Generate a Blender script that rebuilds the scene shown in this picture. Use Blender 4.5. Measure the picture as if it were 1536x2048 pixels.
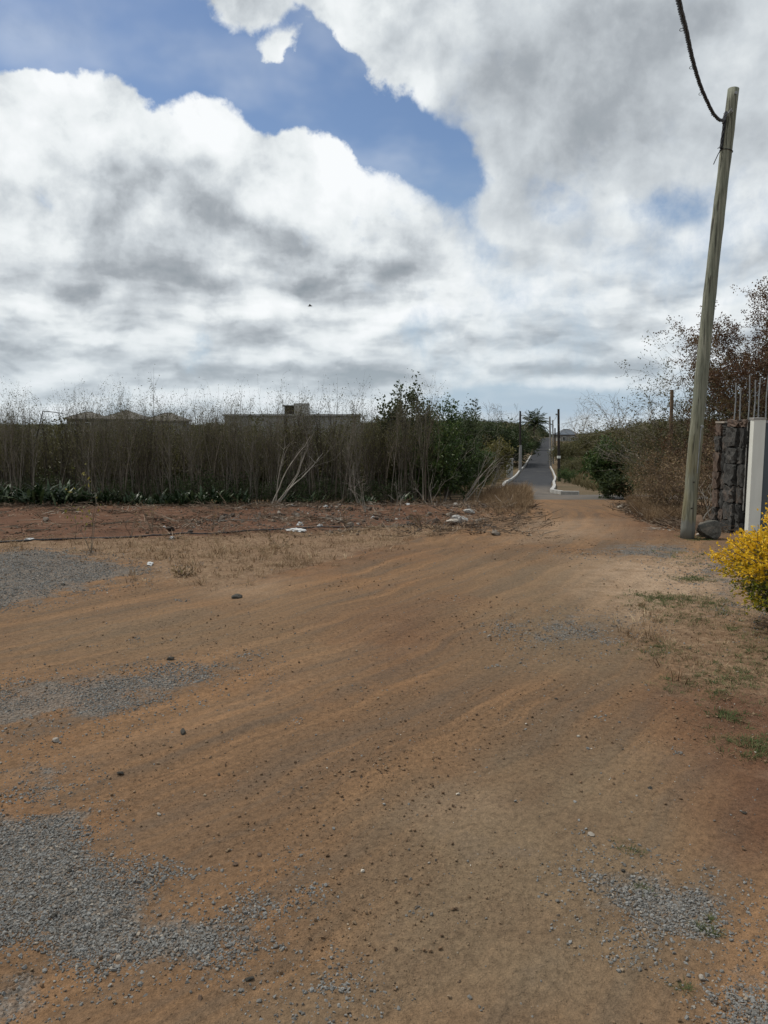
import bpy, bmesh, math, random
import numpy as np
from mathutils import Vector, Matrix, Euler
R = math.radians
random.seed(7); rng = np.random.default_rng(7)
S = bpy.context.scene
for o in list(bpy.data.objects): bpy.data.objects.remove(o)

# ---------------------------------------------------------------- camera
EYE, PITCH, FPX = 1.5, R(6.6), 1536.0        # eye height, tilt below level, focal length in photo pixels
cd = bpy.data.cameras.new('camera'); cam = bpy.data.objects.new('camera', cd)
S.collection.objects.link(cam); S.camera = cam
cd.sensor_fit = 'VERTICAL'; cd.sensor_height = 36; cd.lens = 27
cd.clip_start = 0.05; cd.clip_end = 9000
cam.location = (0, 0, EYE); cam.rotation_euler = (math.pi/2 - PITCH, 0, 0)
S.render.resolution_x, S.render.resolution_y = 768, 1024

# ---------------------------------------------------------------- light and exposure
SUN_AZ, SUN_EL = R(-58), R(57)               # azimuth from +Y (ahead), negative = left
sd = bpy.data.lights.new('sun', 'SUN'); sun = bpy.data.objects.new('sun', sd); S.collection.objects.link(sun)
sd.energy = 3.1; sd.angle = R(0.6); sd.color = (1.0, 0.95, 0.87)
sv = Vector((math.sin(SUN_AZ)*math.cos(SUN_EL), math.cos(SUN_AZ)*math.cos(SUN_EL), math.sin(SUN_EL)))
sun.rotation_euler = sv.to_track_quat('Z', 'Y').to_euler(); sun.location = (-20, 10, 40)
vs = S.view_settings; vs.view_transform = 'Standard'; vs.look = 'None'; vs.gamma = 1; vs.exposure = 0.0
vs.use_curve_mapping = False
S.render.engine = 'CYCLES'
S.cycles.use_denoising = True; S.cycles.max_bounces = 5; S.cycles.diffuse_bounces = 3
S.cycles.glossy_bounces = 2; S.cycles.transmission_bounces = 4; S.cycles.transparent_max_bounces = 6

# ---------------------------------------------------------------- sky: clear sky behind drifting cumulus
def pix_dir(px, py):
    v = Vector((px-768, -(py-1024), -FPX)); return (cam_rot @ v).normalized()
cam_rot = Euler((math.pi/2 - PITCH, 0, 0)).to_matrix()
def azel(px, py):
    d = pix_dir(px, py); return math.degrees(math.atan2(d.x, d.y)), math.degrees(math.asin(d.z))

W = bpy.data.worlds.new('World'); S.world = W; W.use_nodes = True
nt = W.node_tree; nt.nodes.clear()
class NT:
    """small helper for wiring nodes"""
    def __init__(s, nt): s.nt = nt
    def n(s, kind, **kw):
        nd = s.nt.nodes.new('ShaderNode'+kind)
        for k, v in kw.items(): setattr(nd, k, v)
        return nd
    def put(s, sock, v):
        if v is None: return
        if isinstance(v, bpy.types.NodeSocket): s.nt.links.new(v, sock)
        else: sock.default_value = v
    def m(s, op, a, b=None, c=None, clamp=False):
        nd = s.n('Math', operation=op, use_clamp=clamp)
        s.put(nd.inputs[0], a); s.put(nd.inputs[1], b)
        if c is not None: s.put(nd.inputs[2], c)
        return nd.outputs[0]
    def vm(s, op, a, b=None, out=0):
        nd = s.n('VectorMath', operation=op); s.put(nd.inputs[0], a)
        if b is not None: s.put(nd.inputs[3 if op == 'SCALE' else 1], b)
        return nd.outputs[out]
    def xyz(s, x, y, z):
        nd = s.n('CombineXYZ'); s.put(nd.inputs[0], x); s.put(nd.inputs[1], y); s.put(nd.inputs[2], z); return nd.outputs[0]
    def sep(s, v):
        nd = s.n('SeparateXYZ'); s.put(nd.inputs[0], v); return nd.outputs
    def rng(s, v, a, b, c=0.0, d=1.0, smooth=True):
        nd = s.n('MapRange', interpolation_type='SMOOTHSTEP' if smooth else 'LINEAR')
        s.put(nd.inputs[0], v)
        for i, q in enumerate((a, b, c, d)): s.put(nd.inputs[i+1], q)
        return nd.outputs[0]
    def noise(s, vec, scale, detail=4, rough=.5, dist=0.0, dim='3D', out=0, lac=2.0):
        nd = s.n('TexNoise', noise_dimensions=dim); s.put(nd.inputs['Vector'], vec)
        nd.inputs['Scale'].default_value = scale; nd.inputs['Detail'].default_value = detail
        nd.inputs['Roughness'].default_value = rough; nd.inputs['Distortion'].default_value = dist
        nd.inputs['Lacunarity'].default_value = lac
        return nd.outputs[out]
    def vor(s, vec, scale, feature='F1', dim='3D', out=0, rnd=1.0, smooth=None):
        nd = s.n('TexVoronoi', feature=feature, voronoi_dimensions=dim); s.put(nd.inputs['Vector'], vec)
        nd.inputs['Scale'].default_value = scale; nd.inputs['Randomness'].default_value = rnd
        if smooth is not None: nd.inputs['Smoothness'].default_value = smooth
        return nd.outputs[out]
    def mix(s, f, a, b, mode='MIX'):
        nd = s.n('Mix', data_type='RGBA', blend_type=mode)
        s.put(nd.inputs[0], f); s.put(nd.inputs[6], c4(a)); s.put(nd.inputs[7], c4(b)); return nd.outputs[2]
    def ramp(s, f, stops, interp='LINEAR'):
        nd = s.n('ValToRGB'); cr = nd.color_ramp; cr.interpolation = interp
        while len(cr.elements) < len(stops): cr.elements.new(.5)
        for e, (p, c) in zip(cr.elements, stops): e.position = p; e.color = c4(c)
        s.put(nd.inputs[0], f); return nd.outputs[0]
    def attr(s, name, kind='GEOMETRY', out='Fac'):
        nd = s.n('Attribute', attribute_type=kind); nd.attribute_name = name; return nd.outputs[out]
def c4(c):
    return (*c, 1) if isinstance(c, (tuple, list)) and len(c) == 3 else c

w = NT(nt)
dirv = w.n('TexCoord').outputs['Generated']
dx, dy, dz = w.sep(dirv)
AZ = w.m('MULTIPLY', w.m('ARCTAN2', dx, dy), 180/math.pi)
EL = w.m('MULTIPLY', w.m('ARCSINE', dz), 180/math.pi)
# flattened coordinates: cloud decks seen in perspective, rows closing up towards the horizon
den = w.m('ADD', w.m('MAXIMUM', dz, 0.0), 0.30)
pln = w.xyz(w.m('DIVIDE', dx, den), w.m('DIVIDE', dy, den), 0.0)
wn = w.vm('SUBTRACT', w.noise(dirv, 5.5, 7, .58, out=1), (.5, .5, .5))
ae = w.vm('ADD', w.xyz(AZ, EL, 0.0), w.vm('MULTIPLY', wn, w.xyz(11.0, w.rng(EL, 0, 18, 2.5, 9.5), 0.0)))
def blobs(vec, items, start=0.0):
    """sum of soft ellipses fixed in the sky: (px, py, rx, ry, rotation, amount)"""
    acc = start
    for px, py, rx, ry, rot, amt in items:
        a, e = azel(px, py)
        mp = w.n('Mapping', vector_type='TEXTURE'); w.put(mp.inputs[0], vec)
        mp.inputs['Location'].default_value = (a, e, 0)
        mp.inputs['Rotation'].default_value = (0, 0, R(rot)); mp.inputs['Scale'].default_value = (rx/27.0, ry/27.0, 1)
        g = w.n('TexGradient', gradient_type='SPHERICAL'); w.put(g.inputs[0], mp.outputs[0])
        sm = w.rng(g.outputs[1], 0, 1)
        acc = w.m('MULTIPLY_ADD', sm, amt, acc)
    return acc
#SKYDATA
cover_items = [  # negative = gap of blue
  (330, 110, 420, 170, 4, -1.5), (60, 30, 420, 150, 0, -1.3), (640, 190, 330, 120, -38, -1.45),
  (800, 285, 260, 95, -38, -1.1), (900, 315, 90, 70, -40, -.45), (985, 395, 190, 80, -25, 1.0),
  (500, 30, 210, 120, -18, 1.35), (560, 118, 62, 45, 0, 1.2), (1250, 130, 520, 260, 0, .55), (720, 60, 200, 150, -30, .9),
  (230, 175, 180, 60, -45, .60), (100, 250, 250, 130, -20, .8), (430, 275, 130, 95, 0, .75), (650, 320, 180, 110, -25, .8),
  (40, 150, 110, 80, 0, .9), (280, 30, 60, 90, -30, .7),
  (1010, 385, 230, 75, -15, -.62), (1310, 385, 160, 55, 0, -.5), (1080, 812, 420, 40, 0, -.75), (1500, 790, 300, 30, 0, -.3)]
tone_items = [   # + bright white, - grey
  (450, 262, 150, 90, 0, .34), (110, 200, 110, 70, -30, .18), (640, 305, 190, 105, -28, .36), (760, 390, 190, 90, -45, .30),
  (130, 330, 240, 120, -20, .16), (380, 300, 220, 110, -5, .14), (60, 500, 150, 90, 0, .12),
  (300, 430, 270, 120, -15, -.26), (250, 520, 260, 75, -12, -.36), (480, 480, 170, 95, -10, -.36), (410, 615, 130, 45, -2, -.42),
  (190, 610, 130, 100, -60, -.20), (660, 440, 200, 100, -10, .20), (720, 570, 250, 60, 4, -.34), (620, 590, 130, 60, 0, -.18),
  (800, 620, 170, 50, 0, .28), (830, 665, 200, 35, 0, -.22), (540, 660, 150, 60, 0, .20), (180, 710, 260, 55, 0, .2), (130, 760, 300, 25, 0, -.12),
  (590, 745, 300, 28, 0, -.34), (900, 690, 260, 40, 0, .10), (960, 745, 330, 26, 0, -.25), (1180, 740, 220, 35, 4, -.18),
  (1000, 240, 420, 190, -32, -.20), (1330, 180, 420, 230, 0, -.17), (1180, 60, 420, 190, 0, -.22), (1460, 300, 260, 90, 0, -.16), (1200, 240, 130, 70, 20, -.16),
  (760, 90, 240, 130, -30, .04), (640, 30, 160, 80, 0, .08), (1190, 400, 170, 60, -8, .16), (1440, 460, 160, 70, 0, .2), (1420, 150, 150, 60, 0, .06),
  (1010, 560, 170, 120, 0, .10), (1250, 640, 200, 60, 0, .14), (30, 440, 200, 110, 0, .05), (30, 680, 160, 60, 0, -.18),
  (1000, 470, 300, 100, -10, -.05)]
#ENDSKYDATA
n_dir = w.noise(w.vm('ADD', dirv, w.vm('SCALE', wn, .06)), 10, 6, .62)
pot = w.m('MULTIPLY_ADD', w.m('SUBTRACT', n_dir, .5), 1.5, .62)
pot = blobs(ae, cover_items, pot)
cover = w.rng(pot, .08, w.rng(AZ, -6, 10, .50, .82))
# lumps: the same field sampled twice, a step apart towards the sun, gives bright and grey sides
bv = w.vm('ADD', dirv, w.vm('SCALE', wn, .045))
lump = w.m('SUBTRACT', w.noise(bv, 8.5, 6, .55), w.noise(w.vm('ADD', bv, (-.018, 0.0, .030)), 8.5, 6, .55))
deckv = w.vm('ADD', w.vm('MULTIPLY', dirv, (1, 1, 3.0)), w.vm('SCALE', wn, .12))
deck = w.m('SUBTRACT', w.noise(deckv, 7.5, 4, .5), w.noise(w.vm('ADD', deckv, (-.01, 0, .05)), 7.5, 4, .5))
veil = w.noise(pln, 3.0, 4, .55)
tone = w.m('MULTIPLY_ADD', w.m('SUBTRACT', veil, .5), .30, .63)
cover = w.m('MAXIMUM', cover, w.m('MULTIPLY', w.rng(veil, .42, .75), .30))
tone = w.m('MULTIPLY_ADD', lump, w.m('MULTIPLY', w.rng(EL, 3, 14, .6, 1.75), w.rng(AZ, -4, 9, 1.0, .6)), tone)
tone = w.m('MULTIPLY_ADD', deck, w.rng(EL, 4, 17, 2.3, 0.0), tone)
tone = blobs(ae, tone_items, tone)
cloud = w.ramp(tone, [(0.0, (.27, .31, .345)), (.25, (.385, .42, .455)), (.5, (.60, .645, .68)), (.75, (.83, .87, .885)), (1.0, (.95, .975, .99))])
cloud = w.vm('SCALE', cloud, 10.0)
cloud = w.mix(w.rng(EL, 0, 9, .45, 0.0), cloud, (5.6, 6.5, 7.1))
sky = w.n('TexSky', sky_type='NISHITA'); sky.sun_disc = False
sky.sun_elevation = SUN_EL; sky.sun_rotation = SUN_AZ; sky.altitude = 100; sky.air_density = 1.0; sky.dust_density = .6; sky.ozone_density = 1.5
clear = w.mix(w.rng(EL, -1, 20, .92, 0.0), w.mix(1.0, sky.outputs[0], (.88, .915, .975), 'MULTIPLY'), (4.3, 5.5, 6.7))   # pale sea haze low in the sky
col = w.mix(cover, clear, cloud)
bg = w.n('Background'); w.put(bg.inputs[0], col); bg.inputs[1].default_value = 0.1
ow = w.n('OutputWorld'); nt.links.new(bg.outputs[0], ow.inputs[0])
W.cycles.sampling_method = 'MANUAL'; W.cycles.sample_map_resolution = 256

# ================================================================ helpers
def softplus(x, k):
    return k*np.logaddexp(0, x/k)
def hash2(i, j, s):
    n = (i.astype(np.int64)*374761393 + j.astype(np.int64)*668265263 + s*974634777) & 0x7fffffff
    n = ((n ^ (n >> 13))*1274126177) & 0x7fffffff
    return ((n ^ (n >> 16)) & 0xffff)/65535.0
def vnoise(x, y, s=0):
    xi, yi = np.floor(x), np.floor(y); fx, fy = x-xi, y-yi
    fx = fx*fx*(3-2*fx); fy = fy*fy*(3-2*fy)
    a, b = hash2(xi, yi, s), hash2(xi+1, yi, s); c, d = hash2(xi, yi+1, s), hash2(xi+1, yi+1, s)
    return (a*(1-fx)+b*fx)*(1-fy) + (c*(1-fx)+d*fx)*fy
def fbm(x, y, s=0, o=4):
    v, a, t = 0, .5, 0
    for k in range(o):
        v = v + a*vnoise(x*2**k, y*2**k, s+k*17); t += a; a *= .5
    return v/t - .5
def sstep(x, a, b):
    t = np.clip((x-a)/(b-a), 0, 1); return t*t*(3-2*t)
TC = (-21.4, 21.5)                                   # centre of the wide turn the wheel tracks follow
def relief(X, Y, fine=True):
    """terrain height: level lot, slope down past it, flat valley, then land falling away to the coast"""
    z = -.061*softplus(Y-9.4, 1.0) + .061*softplus(Y-75.0, 9.0) - .0148*softplus(Y-300.0, 25.0)
    D = np.hypot(X, Y)
    if fine:
        near = 1-sstep(D, 15, 24)
        r = np.hypot(X-TC[0], Y-TC[1]); a = np.arctan2(Y-TC[1], X-TC[0])
        lane = 1-sstep(np.abs(r-25.6-.02*Y), 3.2, 5.0)
        z = z + near*(lane*(.034*fbm(r*2.0, a*4, 5, 3) + .020*fbm(r*7, a*9, 9, 3)) + .05*fbm(X*.5, Y*.5, 3, 3) + .018*fbm(X*2.6, Y*2.6, 31, 3) + .007*fbm(X*11, Y*11, 12, 3))
        strip = sstep(Y, 8.6, 10.0)*(1-sstep(X-.12*Y, .0, 1.2))*near          # rough verge on the left
        z = z + strip*(.10*fbm(X*1.3, Y*1.3, 61, 4) + .05*fbm(X*6, Y*6, 62, 3))
        z = z + .16*np.exp(-((X-.5)**2/9 + (Y-17.6)**2/2.2))*near               # low spoil bank in front of the thicket
    return z
def H(x, y):
    return float(relief(np.array([float(x)]), np.array([float(y)]))[0])
def at(px, py):
    """where the line of sight through a photo pixel meets the ground"""
    d = pix_dir(px, py); s = np.geomspace(.8, 900, 2600)/d.y
    X, Y, Z = d.x*s, d.y*s, EYE+d.z*s
    k = np.argmax(Z <= relief(X, Y, False)); return X[k], Y[k]
def atY(px, py, Y):
    """the point on that line of sight at distance Y ahead"""
    d = pix_dir(px, py); s = Y/d.y; return Vector((d.x*s, Y, EYE+d.z*s))

def tag(o, label=None, cat=None, group=None, kind=None):
    if label: o['label'] = label
    if cat: o['category'] = cat
    if group: o['group'] = group
    if kind: o['kind'] = kind
    return o
def link(o, parent=None):
    S.collection.objects.link(o)
    if parent: o.parent = parent
    return o
def thing(name, label, cat, loc=(0, 0, 0), rz=0, group=None):
    o = link(bpy.data.objects.new(name, None)); o.location = loc; o.rotation_euler = (0, 0, rz)
    o.empty_display_size = .1
    return tag(o, label, cat, group)
def copy_thing(src, loc, rz=0, sc=1.0, label=None, group=None):
    def cp(o, par):
        c = o.copy(); S.collection.objects.link(c); c.parent = par
        for k in o.children: cp(k, c)
        return c
    c = cp(src, None); c.location = loc; c.rotation_euler = (0, 0, rz)
    c.scale = (sc, sc, sc) if not isinstance(sc, tuple) else sc
    if label: c['label'] = label
    if group: c['group'] = group
    return c

class MB:
    """collects shapes; build() links them as one mesh object"""
    def __init__(s): s.v = []; s.f = []; s.t = []
    def add(s, vs, fs, tint=.5):
        b = len(s.v); s.v += [tuple(q) for q in vs]; s.f += [tuple(i+b for i in f) for f in fs]; s.t += [tint]*len(vs); return s
    def box(s, c, d, tint=.5, rz=0, jit=0):
        x, y, z = d[0]/2, d[1]/2, d[2]/2; cz, sz = math.cos(rz), math.sin(rz); vs = []
        for k in ((-1,-1,-1),(1,-1,-1),(1,1,-1),(-1,1,-1),(-1,-1,1),(1,-1,1),(1,1,1),(-1,1,1)):
            a, b, e = k[0]*x+random.uniform(-jit, jit), k[1]*y+random.uniform(-jit, jit), k[2]*z+random.uniform(-jit, jit)
            vs.append((c[0]+a*cz-b*sz, c[1]+a*sz+b*cz, c[2]+e))
        return s.add(vs, [(0,3,2,1),(4,5,6,7),(0,1,5,4),(1,2,6,5),(2,3,7,6),(3,0,4,7)], tint)
    def tube(s, pts, rad, n=5, tint=.5, caps=True, wob=0):
        pts = [Vector(p) for p in pts]
        if not isinstance(rad, (list, tuple)): rad = [rad]*len(pts)
        vs, up = [], None
        for i, p in enumerate(pts):
            d = (pts[min(i+1, len(pts)-1)] - pts[max(i-1, 0)])
            d = d.normalized() if d.length > 1e-9 else Vector((0, 0, 1))
            if up is None: up = d.orthogonal().normalized()
            up = (up - d*up.dot(d)); up = up.normalized() if up.length > 1e-6 else d.orthogonal().normalized()
            q = d.cross(up)
            for k in range(n):
                a = 2*math.pi*k/n; r = rad[i]*(1+random.uniform(-wob, wob))
                vs.append(p + up*math.cos(a)*r + q*math.sin(a)*r)
        fs = [(i*n+k, i*n+(k+1) % n, (i+1)*n+(k+1) % n, (i+1)*n+k) for i in range(len(pts)-1) for k in range(n)]
        if caps: fs += [tuple(range(n-1, -1, -1)), tuple(range((len(pts)-1)*n, len(pts)*n))]
        return s.add(vs, fs, tint)
    def leaf(s, p, d, L, wd, tint=.5, fold=.25):
        d = d.normalized(); u = d.cross(Vector((random.gauss(0, 1), random.gauss(0, 1), random.gauss(0, 1))))
        u = u.normalized() if u.length > 1e-6 else d.orthogonal().normalized(); n = d.cross(u)
        m = p + d*L*.45
        return s.add([p, m+u*wd/2+n*wd*fold, p+d*L-n*L*.12, m-u*wd/2+n*wd*fold], [(0, 1, 2), (0, 2, 3)], tint)
    def mesh(s, name, mat=None, smooth=False):
        me = bpy.data.meshes.new(name); me.from_pydata(s.v, [], s.f)
        a = me.attributes.new('tint', 'FLOAT', 'POINT'); a.data.foreach_set('value', s.t)
        if mat: me.materials.append(mat)
        if smooth: me.polygons.foreach_set('use_smooth', [True]*len(me.polygons))
        me.update(); return me
    def build(s, name, mat, parent=None, smooth=False):
        return link(bpy.data.objects.new(name, s.mesh(name, mat, smooth)), parent)

# ---------------------------------------------------------------- materials
def new_mat(name):
    m = bpy.data.materials.new(name); m.use_nodes = True; m.node_tree.nodes.clear(); return m, NT(m.node_tree)
def finish(m, k, col, rough=.8, bump=None, bstr=.3, bdist=.01, translucent=0, metallic=0, spec=.3):
    b = k.n('BsdfPrincipled'); k.put(b.inputs['Base Color'], c4(col)); k.put(b.inputs['Roughness'], rough)
    b.inputs['Metallic'].default_value = metallic; b.inputs['Specular IOR Level'].default_value = spec
    if bump is not None:
        bp = k.n('Bump'); bp.inputs['Strength'].default_value = bstr; bp.inputs['Distance'].default_value = bdist
        k.put(bp.inputs['Height'], bump); k.put(b.inputs['Normal'], bp.outputs[0])
    o = k.n('OutputMaterial'); sh = b.outputs[0]
    if translucent:
        t = k.n('BsdfTranslucent'); k.put(t.inputs[0], c4(col)); mx = k.n('MixShader'); mx.inputs[0].default_value = translucent
        k.put(mx.inputs[1], sh); k.put(mx.inputs[2], t.outputs[0]); sh = mx.outputs[0]
    k.put(o.inputs[0], sh); return m
def mat_leaf(name, stops, rough=.55, trans=.28, spec=.25):
    m, k = new_mat(name)
    rnd = k.n('ObjectInfo').outputs['Random']
    f = k.m('ADD', k.attr('tint'), k.m('MULTIPLY', k.m('SUBTRACT', rnd, .5), .18), clamp=True)
    return finish(m, k, k.ramp(f, stops), rough, translucent=trans, spec=spec)
def mat_inst(name, stops, rough=.9, trans=0, bump=False):
    m, k = new_mat(name)
    col = k.ramp(k.attr('tint', 'INSTANCER'), stops)
    return finish(m, k, col, rough, translucent=trans, spec=.15)
def mat_rough(name, a, b, scale=6, rough=.85, bstr=.5, bdist=.01, stretch=(1, 1, 1), c=None, metallic=0, spec=.3, detail=6):
    """two or three colours broken up by noise in the object's own space, with fine relief"""
    m, k = new_mat(name)
    tc = k.n('TexCoord').outputs['Object']; mp = k.vm('MULTIPLY', tc, stretch)
    n1 = k.noise(mp, scale, detail, .62); n2 = k.noise(mp, scale*4.3, 4, .6)
    f = k.m('ADD', k.m('MULTIPLY', n1, .7), k.m('MULTIPLY', n2, .3))
    f = k.m('ADD', f, k.m('MULTIPLY', k.m('SUBTRACT', k.attr('tint'), .5), .5))
    stops = [(.32, a), (.68, b)] if c is None else [(.3, a), (.5, b), (.72, c)]
    return finish(m, k, k.ramp(f, stops), rough, k.m('ADD', n1, k.m('MULTIPLY', n2, .5)), bstr, bdist, metallic=metallic, spec=spec)

M = {}
M['bark'] = mat_rough('bark', (.050, .042, .031), (.185, .155, .118), 14, .9, stretch=(1, 1, .25))
M['bark_pale'] = mat_rough('pale_dead_wood', (.17, .15, .125), (.34, .31, .265), 12, .9, stretch=(1, 1, .3))
M['twig_brown'] = mat_rough('dry_twigs', (.060, .043, .031), (.23, .165, .11), 9, .9)
M['leaf_dark'] = mat_leaf('dark_leaves', [(0, (.016, .026, .010)), (.5, (.036, .054, .018)), (1, (.075, .095, .034))])
M['leaf_green'] = mat_leaf('green_leaves', [(0, (.022, .042, .012)), (.5, (.052, .088, .024)), (1, (.115, .150, .045))])
M['leaf_olive'] = mat_leaf('olive_leaves', [(0, (.045, .042, .018)), (.5, (.088, .084, .032)), (1, (.155, .140, .055))])
M['leaf_rust'] = mat_leaf('rust_leaves', [(0, (.045, .024, .014)), (.4, (.100, .050, .027)), (.72, (.145, .098, .044)), (1, (.085, .090, .034))])
M['leaf_dry'] = mat_leaf('dry_orange_leaves', [(0, (.10, .064, .034)), (.5, (.20, .135, .070)), (.85, (.29, .21, .12)), (1, (.13, .13, .05))])
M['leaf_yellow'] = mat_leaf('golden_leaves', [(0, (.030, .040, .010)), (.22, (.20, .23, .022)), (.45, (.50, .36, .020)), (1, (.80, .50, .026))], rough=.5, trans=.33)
M['leaf_broad'] = mat_leaf('broad_dark_leaves', [(0, (.010, .022, .008)), (.7, (.028, .052, .018)), (1, (.11, .14, .07))], rough=.42, trans=.15, spec=.3)
M['palm'] = mat_leaf('palm_leaves', [(0, (.018, .030, .010)), (1, (.065, .085, .028))])
M['concrete'] = mat_rough('concrete', (.22, .215, .20), (.38, .37, .35), 3, .9)
M['kerb'] = mat_rough('kerb_concrete', (.24, .235, .22), (.44, .43, .41), 5, .9)
M['white_paint'] = mat_rough('off_white_paint', (.54, .55, .50), (.68, .69, .64), 1.6, .7, bstr=.15, stretch=(1, 1, .4))
M['grey_paint'] = mat_rough('slate_grey_paint', (.062, .078, .090), (.085, .104, .118), 2, .55, bstr=.1)
M['steel'] = mat_rough('galvanised_steel', (.16, .165, .165), (.33, .34, .34), 20, .5, bstr=.1, metallic=.5)
M['black_plastic'] = mat_rough('black_plastic', (.010, .010, .012), (.028, .028, .030), 30, .55, bstr=.1)
M['basalt'] = mat_rough('basalt', (.020, .020, .019), (.052, .051, .047), 9, .95, bstr=1, bdist=.02, c=(.095, .066, .050))
M['mortar'] = mat_rough('dark_mortar', (.016, .015, .014), (.045, .042, .038), 12, .95)
M['rock'] = mat_rough('field_rock', (.034, .033, .028), (.085, .080, .068), 10, .95, bstr=1, bdist=.02, c=(.20, .165, .13))
M['rock_brown'] = mat_rough('brown_stone', (.075, .048, .032), (.17, .115, .078), 30, .95, bstr=.8, bdist=.004)
M['rock_pale'] = mat_rough('pale_stone', (.20, .175, .145), (.36, .325, .28), 18, .9, bstr=.6, bdist=.006)
M['plastic_white'] = mat_rough('white_plastic_film', (.34, .345, .34), (.56, .57, .565), 8, .5, bstr=.2)
M['roof_grey'] = mat_rough('weathered_grey_roof', (.095, .088, .078), (.155, .145, .130), 1.2, .9)
M['roof_blue'] = mat_rough('slate_blue_roof', (.055, .070, .085), (.085, .100, .118), 1.2, .6)
M['roof_red'] = mat_rough('faded_red_roof', (.12, .055, .050), (.20, .105, .095), 1.2, .85)
M['render_grey'] = mat_rough('weathered_render', (.19, .185, .17), (.29, .285, .265), .6, .9)
M['render_dark'] = mat_rough('dark_render', (.10, .095, .075), (.16, .15, .12), .6, .9)
M['glass_dark'] = mat_rough('window_glass', (.015, .018, .020), (.03, .034, .038), 2, .12, bstr=.0, spec=.6)

# wooden pole: grey green weathering, long cracks, ochre stain low down, concrete coloured foot
def mat_pole():
    m, k = new_mat('weathered_pole_timber')
    tc = k.n('TexCoord').outputs['Object']; x, y, z = k.sep(tc)
    st = k.vm('MULTIPLY', tc, (1, 1, .045)); g = k.noise(st, 46, 6, .65); g2 = k.noise(st, 120, 3, .6)
    blot = k.noise(k.vm('MULTIPLY', tc, (1, 1, .35)), 5, 4, .6)
    c = k.ramp(g, [(.30, (.070, .072, .055)), (.5, (.165, .172, .130)), (.72, (.30, .295, .235))])
    c = k.mix(k.m('MULTIPLY', k.rng(blot, .45, .7), .5), c, (.12, .155, .115))
    low = k.m('MULTIPLY', k.rng(z, 2.2, .7), k.rng(blot, .30, .62))
    c = k.mix(k.m('MULTIPLY', low, .55), c, (.17, .130, .050))
    crack = k.rng(k.noise(k.vm('MULTIPLY', tc, (1, 1, .02)), 30, 2, .5), .60, .66)
    c = k.mix(k.m('MULTIPLY', crack, .75), c, (.030, .028, .022))
    foot = k.rng(k.m('ADD', z, k.m('MULTIPLY', blot, .25)), .42, .36)
    c = k.mix(k.m('MULTIPLY', foot, .7), c, (.135, .140, .135))
    hgt = k.m('SUBTRACT', k.m('ADD', g, k.m('MULTIPLY', g2, .4)), k.m('MULTIPLY', crack, 1.2))
    return finish(m, k, c, .85, hgt, .7, .008)
M['pole'] = mat_pole()
M['pole_dark'] = mat_rough('dark_creosoted_pole', (.016, .013, .011), (.040, .033, .028), 8, .8, stretch=(1, 1, .1))
M['pole_grey'] = mat_rough('grey_pole', (.17, .165, .155), (.27, .26, .25), 8, .8, stretch=(1, 1, .1))

# ================================================================ ground
def axis(lo, hi, fine_lo, fine_hi, step, growth):
    a = list(np.arange(fine_lo, fine_hi+1e-6, step)); d = step
    while a[-1] < hi: d *= growth; a.append(a[-1]+d)
    d = step
    while a[0] > lo: d *= growth; a.insert(0, a[0]-d)
    return np.array(a)
xs = axis(-3500, 3500, -3.6, 4.6, .045, 1.045); ys = axis(-400, 4200, 1.2, 9.5, .045, 1.035)
GX, GY = np.meshgrid(xs, ys); GZ = relief(GX, GY)
nx, ny = len(xs), len(ys)
co = np.stack([GX.ravel(), GY.ravel(), GZ.ravel()], 1).astype(np.float32)
ii = (np.arange(ny-1)[:, None]*nx + np.arange(nx-1)[None]).ravel()
fc = np.stack([ii, ii+1, ii+nx+1, ii+nx], 1).astype(np.int32)
gm = bpy.data.meshes.new('ground'); gm.vertices.add(len(co)); gm.vertices.foreach_set('co', co.ravel())
gm.loops.add(fc.size); gm.loops.foreach_set('vertex_index', fc.ravel()); gm.polygons.add(len(fc))
gm.polygons.foreach_set('loop_start', np.arange(len(fc), dtype=np.int32)*4)
gm.polygons.foreach_set('use_smooth', np.ones(len(fc), bool)); gm.update(calc_edges=True)

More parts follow.
